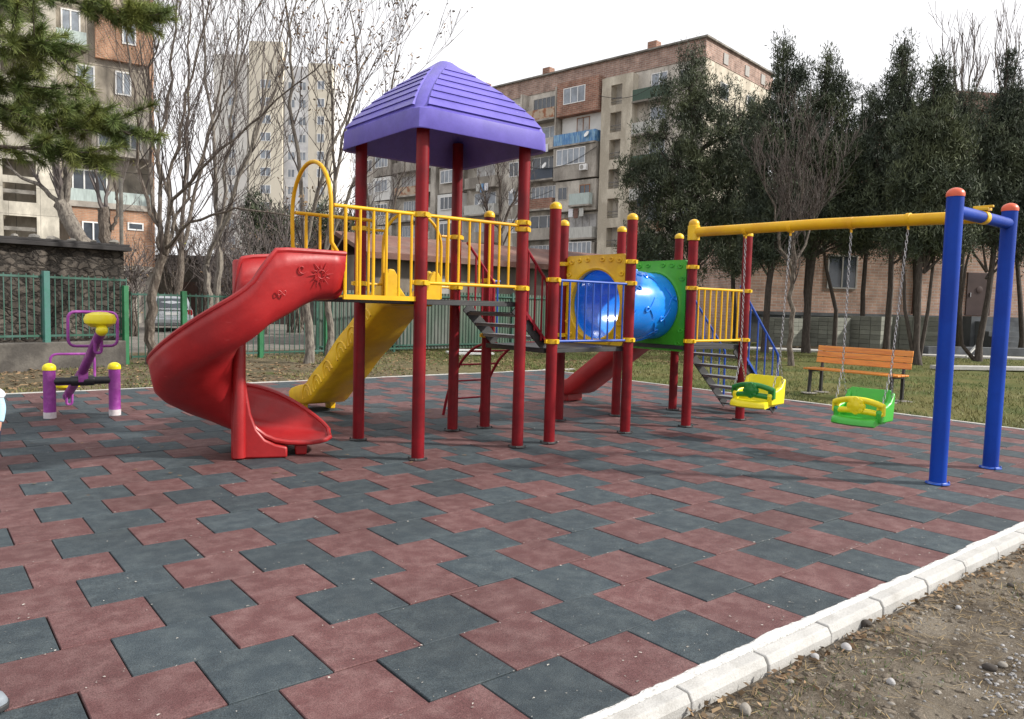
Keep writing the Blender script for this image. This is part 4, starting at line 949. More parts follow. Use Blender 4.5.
# ------------------------------------------------------------------ toddler at the left edge (mostly outside the frame)
def skin_mesh(name, verts, edges, radii, m_, parent, root=0, sub=2):
    me = bpy.data.meshes.new(name); me.from_pydata(verts, edges, []); me.materials.append(M[m_])
    o = bpy.data.objects.new(name, me); col.objects.link(o); o.parent = parent
    sk = o.modifiers.new('Skin', 'SKIN'); me.skin_vertices.new() if not me.skin_vertices else None
    for i, r_ in enumerate(radii): me.skin_vertices[0].data[i].radius = (r_, r_) if not isinstance(r_, tuple) else r_
    me.skin_vertices[0].data[root].use_root = True; sk.use_smooth_shade = True
    sb = o.modifiers.new('Subsurf', 'SUBSURF'); sb.levels = sb.render_levels = sub
    return o
TP = FWD * 6.0 + RGT * (-4.197)
TD = thing('person', 'toddler in a pale blue and white jacket cut off at the left edge', 'person', (TP.x, TP.y, 0), YAW * -1 + R(172))
# local frame: +y forward of the child, x sideways; the child faces towards the camera side
vs = [(0, 0, .36), (0, .005, .47), (0, .005, .58), (0, .0, .645), (0, .005, .685), (0, .012, .75), (0, .012, .80)]
ed = [(0, 1), (1, 2), (2, 3), (3, 4), (4, 5), (5, 6)]; rd = [.082, .08, .082, .055, .034, .070, .058]
for sg in (-1, 1):
    b_ = len(vs); vs += [(sg * .05, 0, .32), (sg * .055, .008, .18), (sg * .058, -.004, .05), (sg * .06, .05, .025)]; rd += [.055, .042, .032, .024]
    ed += [(0, b_), (b_, b_ + 1), (b_ + 1, b_ + 2), (b_ + 2, b_ + 3)]
    a_ = len(vs); vs += [(sg * .09, 0, .61), (sg * .128, -.004, .50), (sg * .138, .02, .405), (sg * .140, .03, .375)]; rd += [.036, .029, .021, .018]
    ed += [(3, a_), (a_, a_ + 1), (a_ + 1, a_ + 2), (a_ + 2, a_ + 3)]
    w0 = a_ + 3
    p0 = len(vs); vs += [(sg * .140, .036, .352)]; rd += [(.012, .018)]; ed += [(w0, p0)]
    for q, (dy, ln) in enumerate(((-.014, .026), (-.005, .032), (.004, .030), (.013, .024))):
        f0 = len(vs); vs += [(sg * .141, .036 + dy, .338), (sg * .140, .038 + dy * 1.1, .338 - ln * .55), (sg * .134, .042 + dy * 1.1, .338 - ln)]; rd += [.0058, .0052, .0042]; ed += [(p0, f0), (f0, f0 + 1), (f0 + 1, f0 + 2)]
    t0 = len(vs); vs += [(sg * .134, .060, .352), (sg * .130, .068, .336)]; rd += [.0062, .005]; ed += [(p0, t0), (t0, t0 + 1)]
skin_mesh('body', vs, ed, rd, 'skin', TD)
vs = [(0, 0, .37), (0, .005, .47), (0, .005, .58), (0, .0, .648)]; ed = [(0, 1), (1, 2), (2, 3)]; rd = [.105, .098, .096, .058]
for sg in (-1, 1):
    a_ = len(vs); vs += [(sg * .09, 0, .62), (sg * .130, -.004, .50), (sg * .139, .02, .405), (sg * .141, .028, .388)]; rd += [.047, .040, .032, .030]; ed += [(3, a_), (a_, a_ + 1), (a_ + 1, a_ + 2), (a_ + 2, a_ + 3)]
skin_mesh('jacket', vs, ed, rd, 'pale_blue_cloth', TD)
vs = [(0, 0, .40), (0, 0, .33)]; ed = [(0, 1)]; rd = [.096, .085]
for sg in (-1, 1): b_ = len(vs); vs += [(sg * .052, 0, .29), (sg * .056, .008, .18), (sg * .058, -.002, .07)]; rd += [.064, .052, .046]; ed += [(1, b_), (b_, b_ + 1), (b_ + 1, b_ + 2)]
skin_mesh('trousers', vs, ed, rd, 'navy_cloth', TD)
mb = MB(); mb.lathe([(.055, .0), (.085, .012), (.088, .03), (.06, .045)], (0, 0, .628), 16)
for sg in (-1, 1): mb.lathe([(.03, -.03), (.056, -.01), (.05, .03), (.02, .045)], (sg * .10, 0, .605), 12, axis=(sg * .7, 0, .7))
part('hood', mb, 'white_cloth', TD, world=False)
mb = MB(); mb.lathe([(.072, -.02), (.079, .02), (.070, .055), (.04, .078), (.004, .084)], (0, .0, .765), 18, axis=(0, -.35, 1)); part('hair', mb, 'hair_brown', TD, world=False)
mb = MB()
for sg in (-1, 1): mb.lathe([(.003, 0), (.008, .003), (.003, .006)], (sg * .026, .076, .755), 10, axis=(0, 1, 0))
part('eyes', mb, 'black_tube', TD, world=False)
mb = MB(); mb.lathe([(.012, 0), (.008, .012), (.002, .016)], (0, .078, .735), 10, axis=(0, 1, .1)); part('nose', mb, 'skin', TD, world=False)
mb = MB(); mb.tube([(q * .018, .077 - abs(q) * .004, .712 + abs(q) * .003) for q in (-1, -.5, 0, .5, 1)], .004, 6); part('mouth', mb, 'rail_red', TD, world=False)
for sg in (-1, 1):
    mb = MB(); mb.box((sg * .06, .03, .03), (.06, .125, .055), taper=.75); part('shoe', mb, 'shoe_grey', TD, world=False, bevel=.018)
# the toe of a shoe at the bottom left corner
p = FWD * 2.50 + RGT * (-1.825)
SH_ = thing('shoe', 'grey trainer shoe whose toe pokes in at the bottom left corner', 'shoe', (p.x, p.y, 0.003), math.atan2(RGT.y, RGT.x) - R(12))
secs = []
for x, w_, h_ in ((-.15, .03, .075), (-.135, .036, .085), (-.07, .038, .08), (.0, .042, .062), (.06, .046, .05), (.10, .042, .043), (.125, .028, .034), (.135, .012, .026)):
    secs.append([Vector((x, w_ * math.cos(R(a)), .018 + max(0, h_ * math.sin(R(a)) * 1.0) - .004 * (a > 180))) for a in range(0, 360, 24)])
mb = MB(); mb.loft(secs, closed=True, cap=True); part('upper', mb, 'shoe_grey', SH_, world=False, ang=60)
mb = MB(); mb.prism([(-.155, -.034), (-.07, -.042), (.06, -.05), (.115, -.042), (.14, -.015), (.14, .015), (.115, .042), (.06, .05), (-.07, .042), (-.155, .034)], .0, .022, 'z'); part('sole', mb, 'steel_dark', SH_, world=False, bevel=.005)

# ------------------------------------------------------------------ fences, walls, sheds
def fence(name, label, A, B, n_posts, z0, z1, gap, m_, postm, pw, group=None, post_h=.12, post_off=0, th=.016):
    A = Vector(A); B = Vector(B); d = (B - A); l = d.length; d.normalize()
    t = thing(name, label, 'fence', ((A.x + B.x) / 2, (A.y + B.y) / 2, 0), 0, group)
    mb = MB(); k = int(l / gap)
    for z in (z0 + .06, z1 - .05): mb.bar(A + UPZ * z, B + UPZ * z, .035, .04)
    for i in range(k + 1):
        p = A + d * (l * i / k); mb.box(p + UPZ * ((z0 + z1) / 2) + Vector((0, 0, 0)), (th, th, z1 - z0), Matrix.Rotation(math.atan2(d.y, d.x), 3, 'Z'))
    part('bar_panel', mb, m_, t)
    for i in range(n_posts):
        p = A + d * (l * (i + post_off) / max(1, n_posts - 1 + 2 * post_off)); mb = MB(); mb.box(p + UPZ * ((z1 + post_h) / 2 - .05), (pw, pw, z1 + post_h + .1), Matrix.Rotation(math.atan2(d.y, d.x), 3, 'Z')); part('post', mb, postm, t, bevel=.006)
    return t
A1 = at(-60, 372, 12.9); B1 = at(127, 366, 15.6); A1.z = B1.z = 0
dv = (B1 - A1).normalized()
mb = MB(); mb.bar(A1 - dv * 2 + UPZ * .19, B1 + dv * -.08 + UPZ * .19, .26, .62); single('low_wall', mb, 'dark_concrete', 'low weathered concrete wall carrying the green iron fence on the left', 'wall', bevel=.02)
f1 = fence('iron_fence', 'green iron bar fence on the low concrete wall before the stone hut', A1, B1, 0, .56, 1.78, .125, 'fence_green', 'teal_post', .13)
for px, m_, hh, ww in ((40, 'teal_post', 1.84, .11), (128, 'bright_fence_green', 1.62, .10)):
    q = at(px, 366, 14.4 if px < 100 else 15.45); q.z = 0; s_ = (q - A1).dot(dv); q = A1 + dv * s_ + Vector((.03, -.06, 0)); mb = MB(); mb.box(q + UPZ * hh / 2, (ww, .10, hh), Matrix.Rotation(math.atan2(dv.y, dv.x), 3, 'Z')); part('post', mb, m_, f1, 'bright green end post' if px > 100 else 'pale teal painted post', bevel=.008)
A2 = Vector((3.75, 17.6, 0)); B2 = Vector((11.5, 18.85, 0))
f2 = fence('iron_fence', 'lower green bar fence behind the red spiral slide', A2, B2, 4, .06, 1.5, .14, 'fence_green', 'bright_fence_green', .11, post_h=.05, post_off=.6)
# corrugated sheet fence
def sheet(name, label, A, B, z0, z1, m_, pitch=.12):
    A = Vector(A); B = Vector(B); d = B - A; l = d.length; d.normalize(); nrm = Vector((-d.y, d.x, 0)); t = thing(name, label, 'fence', ((A.x + B.x) / 2, (A.y + B.y) / 2, 0))
    mb = MB(); s1, s2 = [], []; k = int(l / pitch) * 4
    for i in range(k + 1):
        o_ = (.0, .028, .028, .0)[i % 4]; p = A + d * (l * i / k) + nrm * o_; s1.append(p + UPZ * z0); s2.append(p + UPZ * z1)
    mb.loft([s1, s2]); part('sheet_panel', mb, m_, t, smooth=False, solid=.004)
    mb = MB()
    for z in (z0 + .12, z1 - .1): mb.bar(A + UPZ * z - nrm * .03, B + UPZ * z - nrm * .03, .03, .04)
    part('rail', mb, 'fence_green', t)
    for i in range(int(l / 2.4) + 1):
        p = A + d * min(l, i * 2.4) - nrm * .035; mb = MB(); mb.box(p + UPZ * (z1 / 2), (.06, .06, z1 + .1)); part('post', mb, 'fence_green', t)
    return t
sheet('sheet_fence', 'grey green corrugated sheet fence behind the yellow slide', (8.6, 19.1, 0), (13.1, 19.25, 0), .06, 1.72, 'sheet_grey')
sheet('sheet_fence', 'dark green corrugated sheet fence behind the middle steps', (13.2, 19.25, 0), (24.5, 20.3, 0), .06, 1.78, 'sheet_green')
# low brown-roofed shed behind the fence
SD = thing('shed', 'long low shed with a rusty brown roof behind the green sheet fence', 'shed', (17, 22.5, 0))
mb = MB(); mb.bx(11.6, 26, 21.5, 25, -.1, 2.95); part('wall', mb, 'shed_wall', SD)
mb = MB(); mb.prism([(20.95, 2.80), (20.95, 2.92), (23.3, 3.72), (25.5, 3.1), (25.5, 2.98), (23.3, 3.58)], 11.1, 26.4, 'x'); part('roof', mb, 'rust_roof', SD, smooth=False)
mb = MB(); mb.bx(11.1, 26.4, 20.9, 20.945, 2.76, 2.95); part('fascia', mb, 'rust_roof', SD)
for x in (13.5, 19.2, 23.0): mb = MB(); mb.bx(x, x + .9, 21.44, 21.497, 1.7, 2.35); part('window', mb, 'grey_frame', SD)
# rubble stone hut on the left
c0 = at(-70, 300, 14.6); c1 = at(123, 300, 17.2); c0.z = c1.z = 0; dh = (c1 - c0).normalized(); nh = Vector((-dh.y, dh.x, 0)); 
HT = thing('stone_hut', 'dark rubble stone hut with a flat tarred roof behind the left fence', 'hut', c0, math.atan2(dh.y, dh.x)); lh = (c1 - c0).length
mb = MB()
nxs = 70; nzs = 18
secs = []
for j in range(nzs + 1):
    secs.append([Vector((lh * i / nxs, -.05 + .16 * (float(lat(lh * i / nxs, j * .13, 3.1, 71)) - .5) + .07 * (float(lat(lh * i / nxs, j * .13, 8, 72)) - .5), -.1 + 2.5 * j / nzs)) for i in range(nxs + 1)])
mb.loft(secs); mb.bx(0.02, lh - .02, .2, 4.0, -.1, 2.39); mb.bx(lh - .05, lh + .02, -.02, 4.0, -.1, 2.39); part('wall', mb, 'rubble_stone', HT, world=False, ang=30)
mb = MB(); mb.bx(-.2, lh + .12, -.22, 4.2, 2.41, 2.50); mb.bx(-.2, lh + .1, -.16, 4.1, 2.503, 2.56); part('roof', mb, 'tar_roof', HT, world=False, bevel=.01)
for i in range(9):
    mb = MB(); x = .4 + lh * i / 9.5; rock(mb, (x, rng.uniform(.0, .5), 2.6), rng.uniform(.08, .2), .5)
    part('rubble', mb, 'old_concrete', HT, world=False)
# white board lying by the sheet fence
p = at(470, 357, 21.5); p.z = gz(p.x, p.y) + .05
mb = MB(); mb.box(p, (1.3, .5, .05), Matrix.Rotation(R(-12), 3, 'Z') @ Matrix.Rotation(R(4), 3, 'X')); mb.box(p + Vector((.1, .05, .07)), (1.1, .4, .04), Matrix.Rotation(R(-25), 3, 'Z')); single('board', mb, 'board_white', 'pale boards lying on the leaf litter near the sheet fence', 'board', bevel=.004)
# drain pole beside the brick building
p0_ = at(122, 285, 21); p1_ = at(122, 178, 21)
mb = MB(); mb.tube([Vector((p0_.x, p0_.y, -.1)), Vector((p0_.x, p0_.y, p1_.z))], .05, 10); single('pole', mb, 'old_concrete', 'thin pale pole standing in front of the orange brick ground floor', 'pole')

# ------------------------------------------------------------------ silver car beyond the fence
cp = at(172, 330, 33); CR = thing('parked_car', 'silver estate car parked beyond the low green fence, seen from behind', 'car', (cp.x, cp.y, -.02), math.atan2(FWD.y, FWD.x) + R(24))
def car():
    W = .84
    def ring(x, pts): return [Vector((x, y, z)) for y, z in pts]
    st_ = [(-2.05, .30, .62, .80), (-2.0, .24, .80, .82), (-1.8, .22, .93, .84), (-.9, .2, .95, .85), (.5, .2, .95, .85), (.95, .2, .93, .85), (1.7, .22, .82, .83), (2.0, .26, .66, .78), (2.06, .32, .55, .72)]
    mb = MB(); secs = []
    for x, zb, zt, hw in st_:
        h = zt - zb
        secs.append(ring(x, [(-hw + .06, zb), (-hw, zb + h * .18), (-hw - .01, zb + h * .55), (-hw + .04, zb + h * .93), (-hw + .10, zt), (0, zt + .012), (hw - .10, zt), (hw - .04, zb + h * .93), (hw + .01, zb + h * .55), (hw, zb + h * .18), (hw - .06, zb)]))
    mb.loft(secs, closed=True, cap=True); b_ = part('body', mb, 'silver_paint', CR, world=False, ang=35)
    mb = MB(); secs = []
    for x, z, hw in ((-1.93, .90, .74), (-1.80, 1.2, .68), (-1.62, 1.42, .60), (-1.3, 1.47, .58), (-.2, 1.475, .58), (.25, 1.40, .58), (.85, 1.0, .70), (1.0, .92, .74)):
        secs.append([Vector((x, -.76, .90)), Vector((x, -hw, z)), Vector((x, 0, z + .03)), Vector((x, hw, z)), Vector((x, .76, .90))])
    mb.loft(secs, closed=True, cap=True); part('cabin', mb, 'silver_paint', CR, world=False, ang=35)
    mb = MB(); mb.add([(-1.93, -.62, .98), (-1.93, .62, .98), (-1.71, .54, 1.37), (-1.71, -.54, 1.37), (-1.90, -.62, .98), (-1.90, .62, .98), (-1.68, .54, 1.37), (-1.68, -.54, 1.37)], [(0, 3, 2, 1), (4, 5, 6, 7), (0, 1, 5, 4), (1, 2, 6, 5), (2, 3, 7, 6), (3, 0, 4, 7)]); part('rear_window', mb, 'glass', CR, world=False)
    for sg in (-1, 1):
        for x0, x1, x2, x3 in ((-1.66, -.72, -.72, -1.5), (-.66, .12, .0, -.66), (.18, .78, .22, .06)):
            mb = MB(); P4 = [(x0, sg * .762, .95), (x1, sg * .762, .95), (x2, sg * .622, 1.36), (x3, sg * .622, 1.36)]
            mb.add(P4 + [(a, b2 - sg * .03, c) for a, b2, c in P4], [(0, 1, 2, 3), (7, 6, 5, 4), (0, 4, 5, 1), (1, 5, 6, 2), (2, 6, 7, 3), (3, 7, 4, 0)]); part('side_window', mb, 'glass', CR, world=False)
        mb = MB(); mb.box((-1.965, sg * .70, .78), (.12, .17, .26)); part('tail_light', mb, 'tail_red', CR, world=False, bevel=.02)
        for x in (-1.28, 1.3):
            mb = MB(); mb.lathe([(.17, -.1), (.28, -.09), (.31, -.05), (.31, .05), (.28, .09), (.17, .1)], (x, sg * .78, .31), 20, axis=(0, 1, 0)); wh = part('wheel', mb, 'tyre_rubber', CR, world=False)
            mb = MB(); mb.lathe([(.02, .0), (.18, .01), (.19, .03)], (x, sg * .87, .31), 16, axis=(0, sg, 0)); part('rim', mb, 'galvanised', wh, world=False)
    mb = MB(); mb.box((-2.06, 0, .44), (.14, 1.62, .2)); part('bumper', mb, 'silver_paint', CR, world=False, bevel=.03)
    mb = MB(); mb.box((-2.05, 0, .74), (.03, .5, .11)); part('number_plate', mb, 'white_frame', CR, world=False)
car()

# ------------------------------------------------------------------ stacks of paving blocks on pallets
for i, (px, py, wv, hh) in enumerate(((781, 343, 1.35, 1.22), (824, 346, 1.35, 1.30), (864, 348, 1.4, 1.38), (915, 352, 1.55, 1.42))):
    q = at(px, py, 30.5 - i * .3)
    lab = ['leftmost pallet of grey paving blocks, just right of the blue stair rail', 'second pallet of grey paving blocks from the left', 'third pallet of grey paving blocks, behind the left half of the bench', 'largest pallet of grey paving blocks, behind the right end of the bench'][i]
    t = thing('block_stack', lab, 'block stack', (q.x, q.y, gz(q.x, q.y)), R(-8 + 4 * i), 'pallets of grey paving blocks by the brick building')
    mb = MB(); nb = 7
    for a in range(4):
        for b2 in range(nb):
            for c in range(2): mb.bx(-.45 + .45 * c + .006, -.45 + .45 * (c + 1) - .006, -wv * .6 + wv * 1.2 * a / 4 + .008, -wv * .6 + wv * 1.2 * (a + 1) / 4 - .008, .13 + (hh - .13) * b2 / nb + .004, .13 + (hh - .13) * (b2 + 1) / nb - .006)
    part('blocks', mb, 'block_grey', t, world=False)
    mb = MB()
    for y in (-.4, 0, .4): mb.bx(y - .05, y + .05, -wv * .6, wv * .6, .0, .10)
    mb.bx(-.45, .45, -wv * .6, wv * .6, .102, .128); part('pallet', mb, 'pallet_wood', t, world=False)

# ------------------------------------------------------------------ buildings (local frame: x along the facade, +y towards the playground)
def window(b, u, z, w_, h_, y=0., nm=2, fm='white_frame', gm_='glass', tr=False, fw=.07):
    """u,z: centre; frame of its own, pane as its sub-part"""
    mb = MB(); x0, x1, z0, z1 = u - w_ / 2, u + w_ / 2, z - h_ / 2, z + h_ / 2
    mb.bx(x0, x1, y - .05, y + .045, z0, z0 + fw); mb.bx(x0, x1, y - .05, y + .045, z1 - fw, z1)
    for i in range(nm + 1):
        xx = x0 + (w_ - fw) * i / nm; mb.bx(xx, xx + fw, y - .05, y + .042, z0 + fw, z1 - fw)
    if tr: mb.bx(x0 + fw, x1 - fw, y - .05, y + .036, z1 - h_ * .3, z1 - h_ * .3 + fw * .7)
    f = part('window', mb, fm, b, world=False, smooth=False)
    mb = MB(); mb.bx(x0 + .02, x1 - .02, y - .04, y + .012, z0 + .02, z1 - .02); part('pane', mb, gm_, f, world=False, smooth=False)
    return f
def boxpart(name, b, m_, *boxes, label=None, **k):
    mb = MB()
    for q in boxes: mb.bx(*q)
    return part(name, mb, m_, b, label, world=False, smooth=False, **k)
def balcony(b, u0, u1, z, m_, y0=0., d=1.0, h=1.0, slabm='plaster_dark'):
    p = boxpart('balcony', b, m_, (u0, u1, y0 + d - .05, y0 + d, z + .12, z + h), (u0, u0 + .05, y0, y0 + d - .051, z + .12, z + h), (u1 - .05, u1, y0, y0 + d - .051, z + .12, z + h))
    boxpart('slab', p, slabm, (u0 - .05, u1 + .05, y0 - .05, y0 + d + .06, z - .04, z + .118)); return p
# --- main apartment block in the middle
AB = thing('apartment_block', 'long shabby apartment block with brick top storey and mixed balconies', 'apartment block', (52.02, 40.30, 0), R(99))
boxpart('wall', AB, 'plaster_grey', (0, 47, -13, 0, -1, 22.25))
boxpart('attic', AB, 'brick_pink', (-.06, 47.06, -13.06, .06, 22.252, 23.78), label='brick attic storey')
boxpart('roof', AB, 'old_concrete', (-.3, 47.3, -13.3, .32, 23.782, 23.93))
for u in (5.2, 17.3, 26, 37): boxpart('roof_vent', AB, 'brick_bay', (u, u + .9, -1.5, -.7, 23.932, 24.9))
boxpart('end_wall', AB, 'plaster_cream', (-.02, -.003, -12.9, -.1, 0, 22.24))
for z in (22.9,):
    for y in (-3.4, -7.5, -10.8):
        mb = MB(); mb.bx(-.13, -.065, y - .4, y + .4, z - .45, z + .45); part('window', mb, 'grey_frame', AB, world=False)
for z in (20.2, 17.3, 14.4):
    for y in (-3.4, -8.5):
        mb = MB(); mb.bx(-.10, -.022, y - .75, y + .75, z - .7, z + .7); f = part('window', mb, 'white_frame', AB, world=False); mb = MB(); mb.bx(-.115, -.101, y - .65, y + .65, z - .6, z + .6); part('pane', mb, 'glass', f, world=False)
def stair_tower(u0, u1, o0, o1, zs, zt, m_='plaster_cream', d=.85, oh=1.75, y0=0.003):
    bs = [(u0, o0, y0, d, -1, zt), (o1, u1, y0, d, -1, zt)]; z = -1
    for zz in zs: bs.append((o0 + .001, o1 - .001, d - .25, d - .002, z, zz)); z = zz + oh
    bs.append((o0 + .001, o1 - .001, d - .25, d - .002, z, zt)); 
    s = boxpart('stair_tower', AB, m_, *bs)
    for zz in zs: boxpart('landing_rail', s, 'drain_pipe', (o0, o1, d - .12, d - .09, zz + .55, zz + .62), (o0, o1, d - .12, d - .09, zz + .25, zz + .3))
stair_tower(6.45, 9.75, 7.55, 8.75, [4.3, 6.9, 9.5, 12.1, 14.7, 17.1, 19.5], 22.0)
boxpart('drain_pipe', AB, 'drain_pipe', (9.80, 9.93, .02, .15, -1, 22.2))
# bay with the brick top room
boxpart('bay', AB, 'brick_bay', (10.0, 14.8, .003, 1.05, 19.3, 22.4), label='brick bay with a white window'); window(AB, 12.75, 21.05, 2.55, 1.5, 1.05, 3, gm_='pale_glass')
boxpart('bay', AB, 'plaster_white', (10.02, 14.7, .003, .25, 16.5, 19.297)); window(AB, 12.2, 18.15, 1.5, 1.9, .25, 2, 'brown_frame', 'curtain_glass'); balcony(AB, 10.15, 15.0, 16.45, 'blue_sheet', 0, 1.15, 1.15)
boxpart('bay', AB, 'plaster_dark', (10.0, 14.9, .003, 1.05, 13.35, 16.38)); window(AB, 12.95, 15.45, 3.4, 1.5, 1.05, 5, gm_='pale_glass')
mb = MB(); mb.bx(10.9, 11.7, 1.06, 1.36, 14.0, 14.55); ac = part('air_conditioner', mb, 'white_frame', AB, world=False, bevel=.03); mb = MB(); mb.lathe([(.2, 0), (.2, .02)], (11.4, 1.362, 14.28), 16, axis=(0, 1, 0)); part('fan_grille', mb, 'grey_frame', ac, world=False)
boxpart('bay', AB, 'plaster_grey', (10.0, 14.8, .003, .9, 10.4, 13.2)); window(AB, 13.9, 12.1, 1.1, 1.2, .9, 2, 'grey_frame'); window(AB, 11.3, 12.0, 1.2, 1.5, .9, 2, 'brown_frame'); balcony(AB, 10.4, 12.7, 10.75, 'mint_sheet', .9, .55, 1.15)
boxpart('bay', AB, 'plaster_grey', (10.0, 14.8, .003, .3, 7.5, 10.25)); window(AB, 11.9, 9.35, 3.3, 1.5, .3, 4, 'grey_frame', 'curtain_glass'); balcony(AB, 10.2, 13.2, 7.75, 'pale_sheet', 0, 1.1, 1.1); window(AB, 14.1, 9.2, .95, 1.3, .3, 1, 'brown_frame')
boxpart('bay', AB, 'plaster_dark', (10.0, 14.8, .003, .95, 4.6, 7.4)); window(AB, 11.9, 6.7, 3.2, 1.6, .95, 6, gm_='pale_glass'); window(AB, 14.0, 6.7, .9, 1.5, .95, 2)
boxpart('bay', AB, 'plaster_grey', (10.0, 14.8, .003, .95, -1, 4.5)); window(AB, 12.4, 3.4, 2.6, 1.5, .95, 3, gm_='pale_glass')
# loggia column left of it
LZ = [19.3, 16.45, 13.6, 10.75, 7.9, 5.0, 2.1]
for i, z in enumerate(LZ):
    window(AB, 16.9, z + 1.75, 3.3, 1.35, .06, 6 if i in (0, 3, 5) else 3, 'grey_frame' if i == 0 else 'white_frame', 'pale_glass' if i % 2 else 'glass')
    balcony(AB, 15.15, 19.2, z, ['rusty_sheet', 'plaster_grey', 'navy_sheet', 'brick_bay', 'plaster_dark', 'pale_sheet', 'plaster_dark'][i], 0, 1.0, 1.1)
boxpart('side_fin', AB, 'plaster_grey', (14.92, 15.08, .003, 1.0, 13.4, 22.2), (19.3, 19.5, .003, 1.0, -1, 22.2))
# right-hand column behind the big juniper
for i, z in enumerate(LZ):
    window(AB, 4.3, z + 1.75, 1.6, 1.5, 0, 2, gm_='pale_glass'); balcony(AB, 3.2, 6.4, z + .05, ['green_sheet', 'pale_sheet', 'green_sheet', 'pale_sheet', 'rusty_sheet', 'green_sheet', 'pale_sheet'][i], 0, .9, 1.1)
    window(AB, 1.6, z + 1.6, 1.3, 1.4, 0, 2)
# the long left half of the facade
mixb = ['plaster_dark', 'pale_sheet', 'navy_sheet', 'plaster_grey', 'brick_bay', 'mint_sheet', 'rusty_sheet', 'pale_sheet']
for ci, (u0, u1, kind) in enumerate(((19.9, 22.2, 'w'), (22.8, 27.2, 'b'), (27.8, 31.6, 'e'), (35.2, 39.2, 'b'), (39.8, 43.2, 'e'), (43.8, 46.6, 'w'))):
    for i, z in enumerate(LZ):
        if z < 4: continue
        uc = (u0 + u1) / 2; r_ = rng.random()
        if kind == 'w': window(AB, uc, z + 1.6, 1.3, 1.45, 0, 2, gm_=rng.choice(['glass', 'pale_glass', 'curtain_glass']))
        elif kind == 'b':
            window(AB, uc, z + 1.75, (u1 - u0) * rng.uniform(.55, .85), 1.4, .05, rng.choice([2, 3, 5]), rng.choice(['white_frame', 'white_frame', 'grey_frame']), rng.choice(['glass', 'pale_glass', 'curtain_glass'])); balcony(AB, u0, u1, z, rng.choice(mixb), 0, 1.0, 1.1)
        else:
            boxpart('bay', AB, rng.choice(['plaster_dark', 'plaster_grey', 'brick_bay', 'plaster_white']), (u0, u1, .003, rng.uniform(.6, .95), z - .1, z + 2.6)); window(AB, uc, z + 1.6, (u1 - u0) * .7, 1.4, .96, 4, 'white_frame', rng.choice(['glass', 'pale_glass']))
for u, y, z in ((11.0, 1.1, 17.2), (16.0, 1.05, 14.9), (18.4, 1.05, 9.1), (21.0, .05, 13.0), (24.6, 1.05, 12.0), (4.5, .95, 13.9)):
    mb = MB(); mb.lathe([(.02, -.02), (.22, .0), (.32, .07), (.30, .08), (.2, .02)], (u, y + .15, z), 14, axis=(.3, 1, .5)); mb.tube([(u, y, z - .1), (u, y + .15, z)], .02, 5); part('satellite_dish', mb, 'white_frame', AB, world=False)
for u, y, z, cols in ((16.6, 1.1, 16.4, ('white_cloth', 'navy_cloth', 'pale_blue_cloth')), (12.0, 1.25, 10.0, ('pale_sheet', 'rust_roof', 'white_cloth')), (24.5, 1.1, 13.4, ('white_cloth', 'blue_sheet', 'pale_sheet')), (4.6, 1.0, 10.5, ('white_cloth', 'rust_roof', 'navy_cloth'))):
    for i, c_ in enumerate(cols): boxpart('laundry', AB, c_, (u - .9 + .62 * i, u - .9 + .62 * i + .5, y, y + .03, z - .2 - .15 * (i % 2), z + .55))
for x0, z0, x1, z1 in ((9.9, 20.5, 2.5, 21.2), (9.9, 16.0, 19.0, 15.2), (14.9, 12.5, 24, 13.2)):
    mb = MB(); mb.tube([(x0 + (x1 - x0) * t, 1.15, z0 + (z1 - z0) * t - 1.0 * math.sin(math.pi * t)) for t in np.linspace(0, 1, 12)], .025, 4); part('cable', mb, 'black_metal', AB, world=False)
stair_tower(32.0, 34.8, 32.8, 34.0, [4.3, 6.9, 9.5, 12.1, 14.7, 17.1, 19.5], 22.0, 'plaster_grey')

# --- apartment block on the left
LB = thing('apartment_block', 'grey apartment block at the left with orange brick ground floor', 'apartment block', (10.57, 44.10, 0), R(174))
boxpart('wall', LB, 'panel_grey', (0, 26, -12, 0, -1, 24)); boxpart('corner_strip', LB, 'brick_orange', (-.02, .18, .003, .05, -1, 24))
boxpart('ground_floor', LB, 'brick_orange', (.2, 3.98, .003, .95, 2.95, 5.8), label='orange brick ground floor room with two white windows'); boxpart('slab', LB, 'plaster_dark', (.1, 4.1, .003, 1.05, 5.802, 5.93), (.1, 4.1, .003, 1.05, 2.7, 2.948))
boxpart('base_wall', LB, 'plaster_dark', (.2, 4.4, .003, .8, -1, 2.698))
window(LB, 2.94, 4.45, 1.0, 1.3, .95, 2); window(LB, 1.01, 5.0, .75, .4, .95, 1)
window(LB, 3.0, 7.15, 1.6, 1.3, .0, 3); balcony(LB, .2, 3.95, 5.98, 'mint_sheet', 0, .9, .72); boxpart('bay_side', LB, 'plaster_dark', (.15, .3, .003, .9, 6.75, 8.4))
boxpart('bay', LB, 'plaster_dark', (.25, 2.95, .003, .95, 8.5, 11.0)); window(LB, 1.7, 9.55, 2.0, 1.3, .95, 4, 'grey_frame', 'glass')
window(LB, 3.14, 12.45, .85, 1.15, 0, 2, gm_='pale_glass'); window(LB, 1.42, 12.4, .75, 1.2, 0, 2, gm_='pale_glass')
boxpart('brick_infill', LB, 'brick_orange', (.2, 2.7, .003, .25, 13.45, 16.1), label='orange brick infill on an upper floor'); window(LB, 1.15, 14.9, .65, 1.1, .25, 1, gm_='pale_glass')
window(LB, 3.75, 15.0, .85, 1.25, 0, 2, gm_='pale_glass'); balcony(LB, 3.1, 4.5, 13.7, 'mint_sheet', 0, .6, .75)
window(LB, 1.3, 17.6, 1.2, 1.3, 0, 2); window(LB, 3.5, 17.6, 1.2, 1.3, 0, 2)
bs = [(4.42, 5.36, .003, 1.0, -1, 24), (6.72, 7.6, .003, 1.0, -1, 24)]
